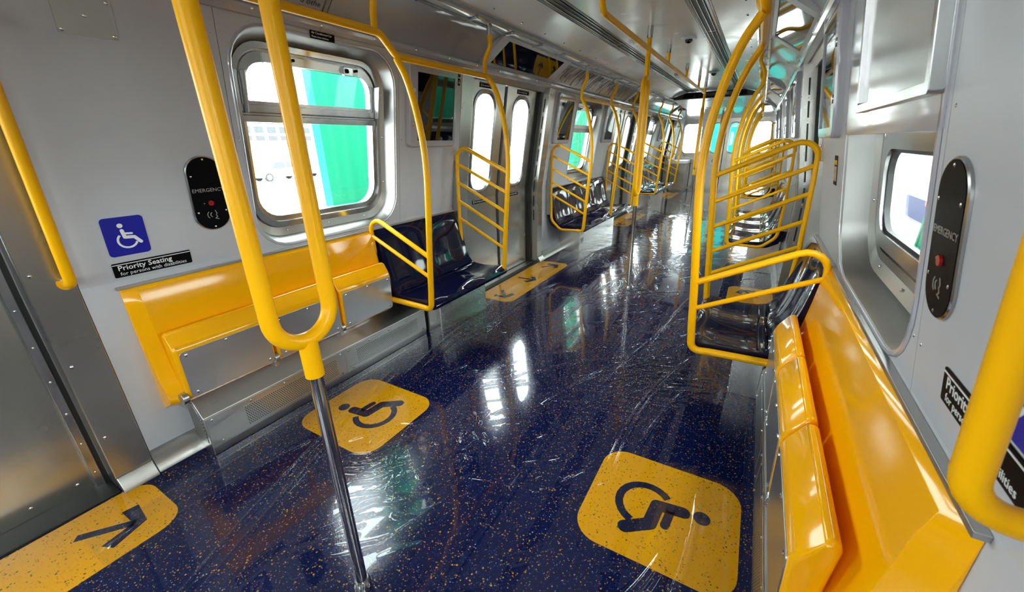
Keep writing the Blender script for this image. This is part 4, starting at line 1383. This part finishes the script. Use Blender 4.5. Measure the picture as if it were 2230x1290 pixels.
for s, xc, yc, lab in ((-1, -0.835, 1.33, 'yellow wheelchair floor symbol in front of the left yellow bench'), (1, 0.90, 1.47, 'yellow wheelchair floor symbol in front of the right yellow bench')):
    t = thing('wheelchair_floor_marking', lab, 'floor marking', frame=frame((xc, yc, 0), (0, -s, 0), (s, 0, 0)), group='yellow wheelchair symbols on the floor')
    part(MB().loft([ringxy(rr(-0.29, 0.29, -0.315, 0.315, 0.115, 8), z) for z in (-0.002, 0.002)], True, True), 'base', 'mat', t, local=True)
    wheelchair(t, 0.56, 0.002, 0.003, 'mat_ink', 1.25)

# ================================================================== PLASTIC FILM OVER THE FLOOR
def make_film():
    rng = np.random.default_rng(11)
    xa, xb, ya, yb, cs = -1.20, 1.22, 0.12, 5.6, 0.0052
    nx, ny = int((xb - xa) / cs) + 1, int((yb - ya) / cs) + 1
    gx, gy = np.meshgrid(np.linspace(xa, xb, nx), np.linspace(ya, yb, ny))
    h = np.zeros_like(gx)
    def ridge(x0, y0, x1, y1, width, height, bend=0.0):
        L = math.hypot(x1 - x0, y1 - y0)
        m = 4 * width + abs(bend) * L
        i0, i1 = np.clip([int((min(x0, x1) - m - xa) / cs), int((max(x0, x1) + m - xa) / cs) + 1], 0, nx)
        j0, j1 = np.clip([int((min(y0, y1) - m - ya) / cs), int((max(y0, y1) + m - ya) / cs) + 1], 0, ny)
        if i1 <= i0 or j1 <= j0:
            return
        X, Y = gx[j0:j1, i0:i1], gy[j0:j1, i0:i1]
        ux, uy = (x1 - x0) / L, (y1 - y0) / L
        t = ((X - x0) * ux + (Y - y0) * uy) / L
        d = -(X - x0) * uy + (Y - y0) * ux - bend * L * 4 * t * (1 - t)
        taper = np.clip(t, 0, 1) * np.clip(1 - t, 0, 1) * 4
        taper = np.where((t < 0) | (t > 1), 0, taper ** 0.5)
        h[j0:j1, i0:i1] = np.maximum(h[j0:j1, i0:i1], height * taper * np.exp(-np.abs(d / width) ** 1.6))
    def fan(cx, cy, n, a0, a1, l0, l1, spread, hh=0.007):
        for _ in range(n):
            a = R(rng.uniform(a0, a1))
            l = rng.uniform(l0, l1)
            x, y = cx + rng.normal(0, spread), cy + rng.normal(0, spread)
            ridge(x, y, x + l * math.cos(a), y + l * math.sin(a), rng.uniform(0.0045, 0.009), rng.uniform(0.45, 1.5) * hh, rng.uniform(-0.08, 0.08))
    # long folds running down the car
    for x0, y0, x1, y1, b in ((-0.55, 0.15, -1.05, 1.75, 0.02), (-0.50, 0.2, -0.98, 1.7, 0.015), (-0.62, 0.3, -1.0, 1.45, 0.01), (-1.0, 0.2, -0.9, 1.0, 0.02), (-1.06, 0.12, -1.12, 0.75, 0.0),
                              (-0.93, 1.75, -1.08, 3.1, 0.02), (-0.96, 1.9, -1.13, 3.2, 0.01), (-0.88, 1.9, -1.05, 2.9, -0.01), (-0.80, 2.6, -0.75, 3.9, 0.03), (-0.84, 2.6, -0.80, 4.1, 0.03),
                              (-0.3, 3.1, -0.18, 4.7, 0.03), (-0.34, 3.3, -0.15, 4.9, 0.02), (-1.0, 3.2, -0.98, 5.2, 0.02), (-1.02, 3.4, -0.9, 5.6, -0.02),
                              (0.62, 1.55, 0.80, 2.9, 0.05), (0.66, 1.5, 0.84, 3.0, 0.05), (0.72, 1.75, 0.86, 2.5, 0.03), (0.93, 0.75, 1.02, 1.8, -0.05), (0.55, 0.55, 0.98, 1.45, -0.10), (0.50, 0.55, 0.96, 1.35, -0.10), (0.60, 0.6, 0.97, 1.25, -0.09),
                              (0.35, 2.2, 0.62, 3.6, 0.02), (0.1, 1.9, 0.35, 2.6, 0.02), (0.5, 2.7, 0.7, 4.6, 0.02)):
        ridge(x0, y0, x1, y1, rng.uniform(0.007, 0.010), rng.uniform(0.010, 0.017), b)
    # creased patches
    fan(-0.35, 0.95, 46, 20, 75, 0.08, 0.34, 0.13)
    fan(-0.30, 1.05, 22, 60, 150, 0.05, 0.2, 0.12)
    fan(-0.20, 0.70, 16, 40, 85, 0.12, 0.40, 0.12)
    fan(-0.05, 1.45, 26, 10, 170, 0.04, 0.14, 0.12)
    fan(-0.40, 1.95, 18, 20, 80, 0.08, 0.25, 0.10)
    fan(-1.0, 2.45, 18, 40, 100, 0.1, 0.3, 0.12)
    fan(0.02, 4.25, 70, 20, 130, 0.05, 0.22, 0.16)
    fan(-0.25, 3.75, 40, 30, 110, 0.1, 0.35, 0.16)
    fan(0.35, 2.25, 46, 10, 70, 0.1, 0.38, 0.17)
    fan(0.55, 2.55, 34, 0, 60, 0.1, 0.30, 0.14)
    fan(0.30, 3.3, 26, 30, 90, 0.1, 0.35, 0.25)
    fan(0.35, 1.55, 12, 30, 70, 0.08, 0.22, 0.25)
    fan(0.2, 5.2, 70, 20, 120, 0.08, 0.35, 0.3, 0.009)
    fan(-0.6, 5.2, 26, 40, 120, 0.1, 0.4, 0.3)
    # scattered short wrinkles
    for _ in range(60):
        x, y = rng.uniform(xa + 0.1, xb - 0.1), rng.uniform(ya + 0.1, yb)
        a = R(rng.normal(55, 22))
        l = rng.uniform(0.05, 0.22)
        ridge(x, y, x + l * math.cos(a), y + l * math.sin(a), rng.uniform(0.006, 0.010), rng.uniform(0.002, 0.005), rng.uniform(-0.06, 0.06))
    # lies flat on the floor elsewhere, with a faint billow
    z = 0.0062 + h + 0.0007 * np.sin(gx * 9 + gy * 4.0) * np.sin(gy * 5.3 - gx * 2)
    # edges run down to the floor under the seats
    edge = np.minimum(np.minimum(gx - xa, xb - gx), gy - ya)
    z = 0.0042 + (z - 0.0042) * np.clip(edge / 0.05, 0, 1)
    verts = np.stack([gx, gy, z], -1).reshape(-1, 3)
    idx = np.arange(nx * ny).reshape(ny, nx)
    faces = np.stack([idx[:-1, :-1], idx[:-1, 1:], idx[1:, 1:], idx[1:, :-1]], -1).reshape(-1, 4)
    # coarser remainder down the car
    nx2, y2 = 61, np.linspace(yb, 14.0, 260)
    hx, hy = np.meshgrid(np.linspace(xa, xb, nx2), y2)
    hz = 0.0062 + 0.010 * np.clip(np.sin(hx * 11 + 3 * np.sin(hy * 1.7) + hy * 2.1), 0, 1) ** 6 * np.clip(np.sin(hy * 3.1 + hx * 5), 0, 1) + 0.004 * rng.random(hx.shape) ** 3
    hz[0, :] = 0.0062
    v2 = np.stack([hx, hy, hz], -1).reshape(-1, 3)
    id2 = np.arange(nx2 * len(y2)).reshape(len(y2), nx2) + len(verts)
    f2 = np.stack([id2[:-1, :-1], id2[:-1, 1:], id2[1:, 1:], id2[1:, :-1]], -1).reshape(-1, 4)
    V = np.concatenate([verts, v2]).astype(np.float32)
    F = np.concatenate([faces, f2]).astype(np.int32)
    me = bpy.data.meshes.new('plastic_film')
    me.vertices.add(len(V))
    me.vertices.foreach_set('co', V.ravel())
    me.loops.add(F.size)
    me.loops.foreach_set('vertex_index', F.ravel())
    me.polygons.add(len(F))
    me.polygons.foreach_set('loop_start', np.arange(0, F.size, 4, dtype=np.int32))
    me.polygons.foreach_set('use_smooth', np.ones(len(F), dtype=bool))
    me.update(calc_edges=True)
    o = link('plastic_film', me, M['film'])
    tag(o, 'wrinkled clear plastic film laid over the navy floor', 'plastic sheet')
make_film()

# ================================================================== OUTSIDE
G = -1.1
single(MB().box(-160, 0, -120, 200, G - 0.2, G), 'ground', 'concrete', 'bright concrete yard outside the left windows', 'ground', kind='structure')
single(MB().box(0, 160, -120, 200, G - 0.2, G), 'ground', 'asphalt', 'grey sandy roadway outside the right windows', 'ground', kind='structure')

def build_car(x, y, rz, paint, lab, cat='car', suv=True):
    t = thing('parked_car', lab, cat, frame=Matrix.Translation((x, y, G)) @ Matrix.Rotation(rz, 4, 'Z'), group='cars parked outside')
    L, W, H = (4.7, 1.9, 1.75) if suv else (4.5, 1.8, 1.45)
    h = H / 1.75
    body = [(-2.3, 0.35), (-2.32, 0.62), (-2.25, 0.92), (-1.2, 1.02 * h + 0.02), (0.0, 1.02 * h + 0.03), (2.0, 1.05 * h), (2.28, 1.0 * h), (2.34, 0.6), (2.28, 0.35)]
    cab = [(-1.25, 1.0 * h), (-0.55, 1.60 * h), (-0.30, 1.70 * h), (0.6, 1.74 * h), (1.7, 1.68 * h), (1.95, 1.60 * h), (2.2, 1.05 * h)]
    mb = MB()
    mb.loft([[(u, q * W / 2, z) for u, z in body] for q in (-0.86, 0.0, 0.86)], True, True)
    mb2 = MB()
    rings = []
    for q in (-1, -0.93, 0.93, 1):
        k = 0.98 if abs(q) == 1 else 1.0
        rings.append([(u * k, q * W / 2, 0.35 + (z - 0.35) * (0.96 if abs(q) == 1 else 1)) for u, z in body])
    part(MB().loft(rings, True, True), 'body', paint, t, bevel=0.04, seg=3, local=True)
    rings = [[(u, q * (W / 2 - 0.06 - 0.16 * max(0, (z - 1.0 * h)) / 0.7), z) for u, z in cab] for q in (-1, 1)]
    c = part(MB().loft(rings, True, True), 'cabin', paint, t, bevel=0.03, seg=2, local=True)
    for q in (-1, 1):
        def sidey(z):
            return q * (W / 2 - 0.06 - 0.16 * max(0, (z - 1.0 * h)) / 0.7 + 0.006)
        for u0, u1 in ((-0.55, 0.30), (0.36, 1.15), (1.21, 1.85)):
            z0, z1 = 1.08 * h, 1.60 * h
            sl = 0.45 if u0 < -0.5 else 0.0
            se = 0.15 if u1 > 1.8 else 0.0
            pts = [(u0 - sl, z0), (u1 + se, z0), (u1, z1), (u0, z1)]
            part(MB().loft([[(u, sidey(z) + q * e, z) for u, z in pts] for e in (-0.02, 0.0)], True, True), 'side_window', 'car_glass', c, local=True)
        for u in (-1.45, 1.42):
            wh = part(MB().tube([(u, q * (W / 2 - 0.2), 0.36), (u, q * (W / 2 + 0.01), 0.36)], 0.36, 24), 'wheel', 'tyre', t, local=True)
            part(MB().tube([(u, q * (W / 2), 0.36), (u, q * (W / 2 + 0.025), 0.36)], 0.23, 10), 'hub', 'alu', wh, local=True)
    part(MB().loft([[(u + e, v, z) for u, v, z in ((-1.15, -0.72, 1.08 * h), (-1.15, 0.72, 1.08 * h), (-0.6, 0.62, 1.55 * h), (-0.6, -0.62, 1.55 * h))] for e in (-0.015, 0.03)], True, True), 'windscreen', 'car_glass', c, local=True)
    for q in (-1, 1):
        part(MB().box(2.29, 2.36, q * 0.72 - 0.14, q * 0.72 + 0.14, 0.75 * h, 0.95 * h), 'tail_light', 'car_red', t, bevel=0.02, local=True)
        part(MB().box(-2.34, -2.25, q * 0.68 - 0.16, q * 0.68 + 0.16, 0.68 * h, 0.84 * h), 'headlight', 'alu', t, bevel=0.02, local=True)
    return t
build_car(-37.2, 22.5, R(90), 'car_white', 'white estate car seen through the nearest left window')
build_car(-38.0, 28.6, R(90), 'car_white', 'second white car behind the yellow pole, by the green panel')
build_car(6.2, 12.8, R(65), 'car_black', 'black car parked outside the right windows')
build_car(10.6, 18.6, R(70), 'car_red', 'red car parked behind the black one on the right', suv=False)

# green sheeting hung beside the track
def green_panel(x, y0, y1, lab):
    t = thing('green_screen', lab, 'screen', (x, (y0 + y1) / 2, G), 'green sheeted frames beside the track')
    n = 36
    front, back = [], []
    for k in range(n + 1):
        y = y0 + (y1 - y0) * k / n
        b = 0.015 * math.sin(k * 1.3) + 0.01 * math.sin(k * 0.47 + 1)
        front.append((x + 0.06 + b, y))
        back.append((x - 0.06 + b, y))
    part(MB().prism_z(front + back[::-1], G + 0.05, 9.0), 'sheet', 'green', t)
    for z in (0.52, 3.6, 6.4):
        part(MB().box(x + 0.06, x + 0.10, y0, y1, z - 0.05, z + 0.05), 'strap', 'green', t)
    for y in (y0, y1):
        part(MB().box(x - 0.08, x + 0.08, y - 0.04, y + 0.04, G, 9.05), 'frame_post', 'green', t)
green_panel(-4.0, 3.62, 5.35, 'tall green sheeted frame outside the nearest left window')
green_panel(-4.0, 12.3, 14.2, 'tall green sheeted frame outside the middle left window')
green_panel(4.2, 9.2, 11.2, 'tall green sheeted frame outside the right windows')
t = thing('green_screen', 'wide teal sheeted frame beyond the far end windows', 'screen', (0, 18, G), 'green sheeted frames beside the track')
part(MB().box(-0.9, 0.55, 18.0, 18.15, G, 3.4), 'sheet', 'teal', t)
part(MB().box(-0.9, 0.55, 17.95, 18.0, 0.5, 0.6), 'strap', 'teal', t)

# pale office block far behind the white car
t = thing('office_block', 'pale office block with a grid of windows beyond the yard', 'building', (-82, 45, G))
part(MB().box(-94, -72, 22, 78, G, 8.6), 'wall', 'facade', t)
wm = MB().box(-0.15, 0.15, -0.72, 0.72, -0.52, 0.52).mesh('window')
wm.materials.append(M['facade_glass'])
for r in range(4):
    for q in range(22):
        o = bpy.data.objects.new('window', wm)
        COL.objects.link(o)
        o.parent = t
        o.location = Vector((-72.0, 24 + q * 2.15, 3.3 + r * 1.45)) - world_origin(t)
t = thing('barrier', 'low dark red barrier along the far side of the yard', 'wall', (-55, 40, G))
part(MB().box(-55.3, -55, 5, 95, G, 1.9), 'lower_wall', 'facade', t)
part(MB().box(-55.35, -54.95, 5, 95, 1.9, 2.7), 'coping', 'brick_red', t)
# blue skip on the right
t = thing('blue_skip', 'low blue skip with a red edge outside the right window', 'skip', (6.6, 19, G))
part(MB().loft([[(x, y, z) for x, y in rr(5.75 - k, 7.6 + k, 17.2 - k, 21.2 + k, 0.05)] for k, z in ((-0.12, G), (0.0, G + 0.72))], True, True), 'tub', 'skip_blue', t)
part(MB().box(5.7, 7.65, 17.15, 17.25, G + 0.60, G + 0.76), 'rim', 'car_red', t)
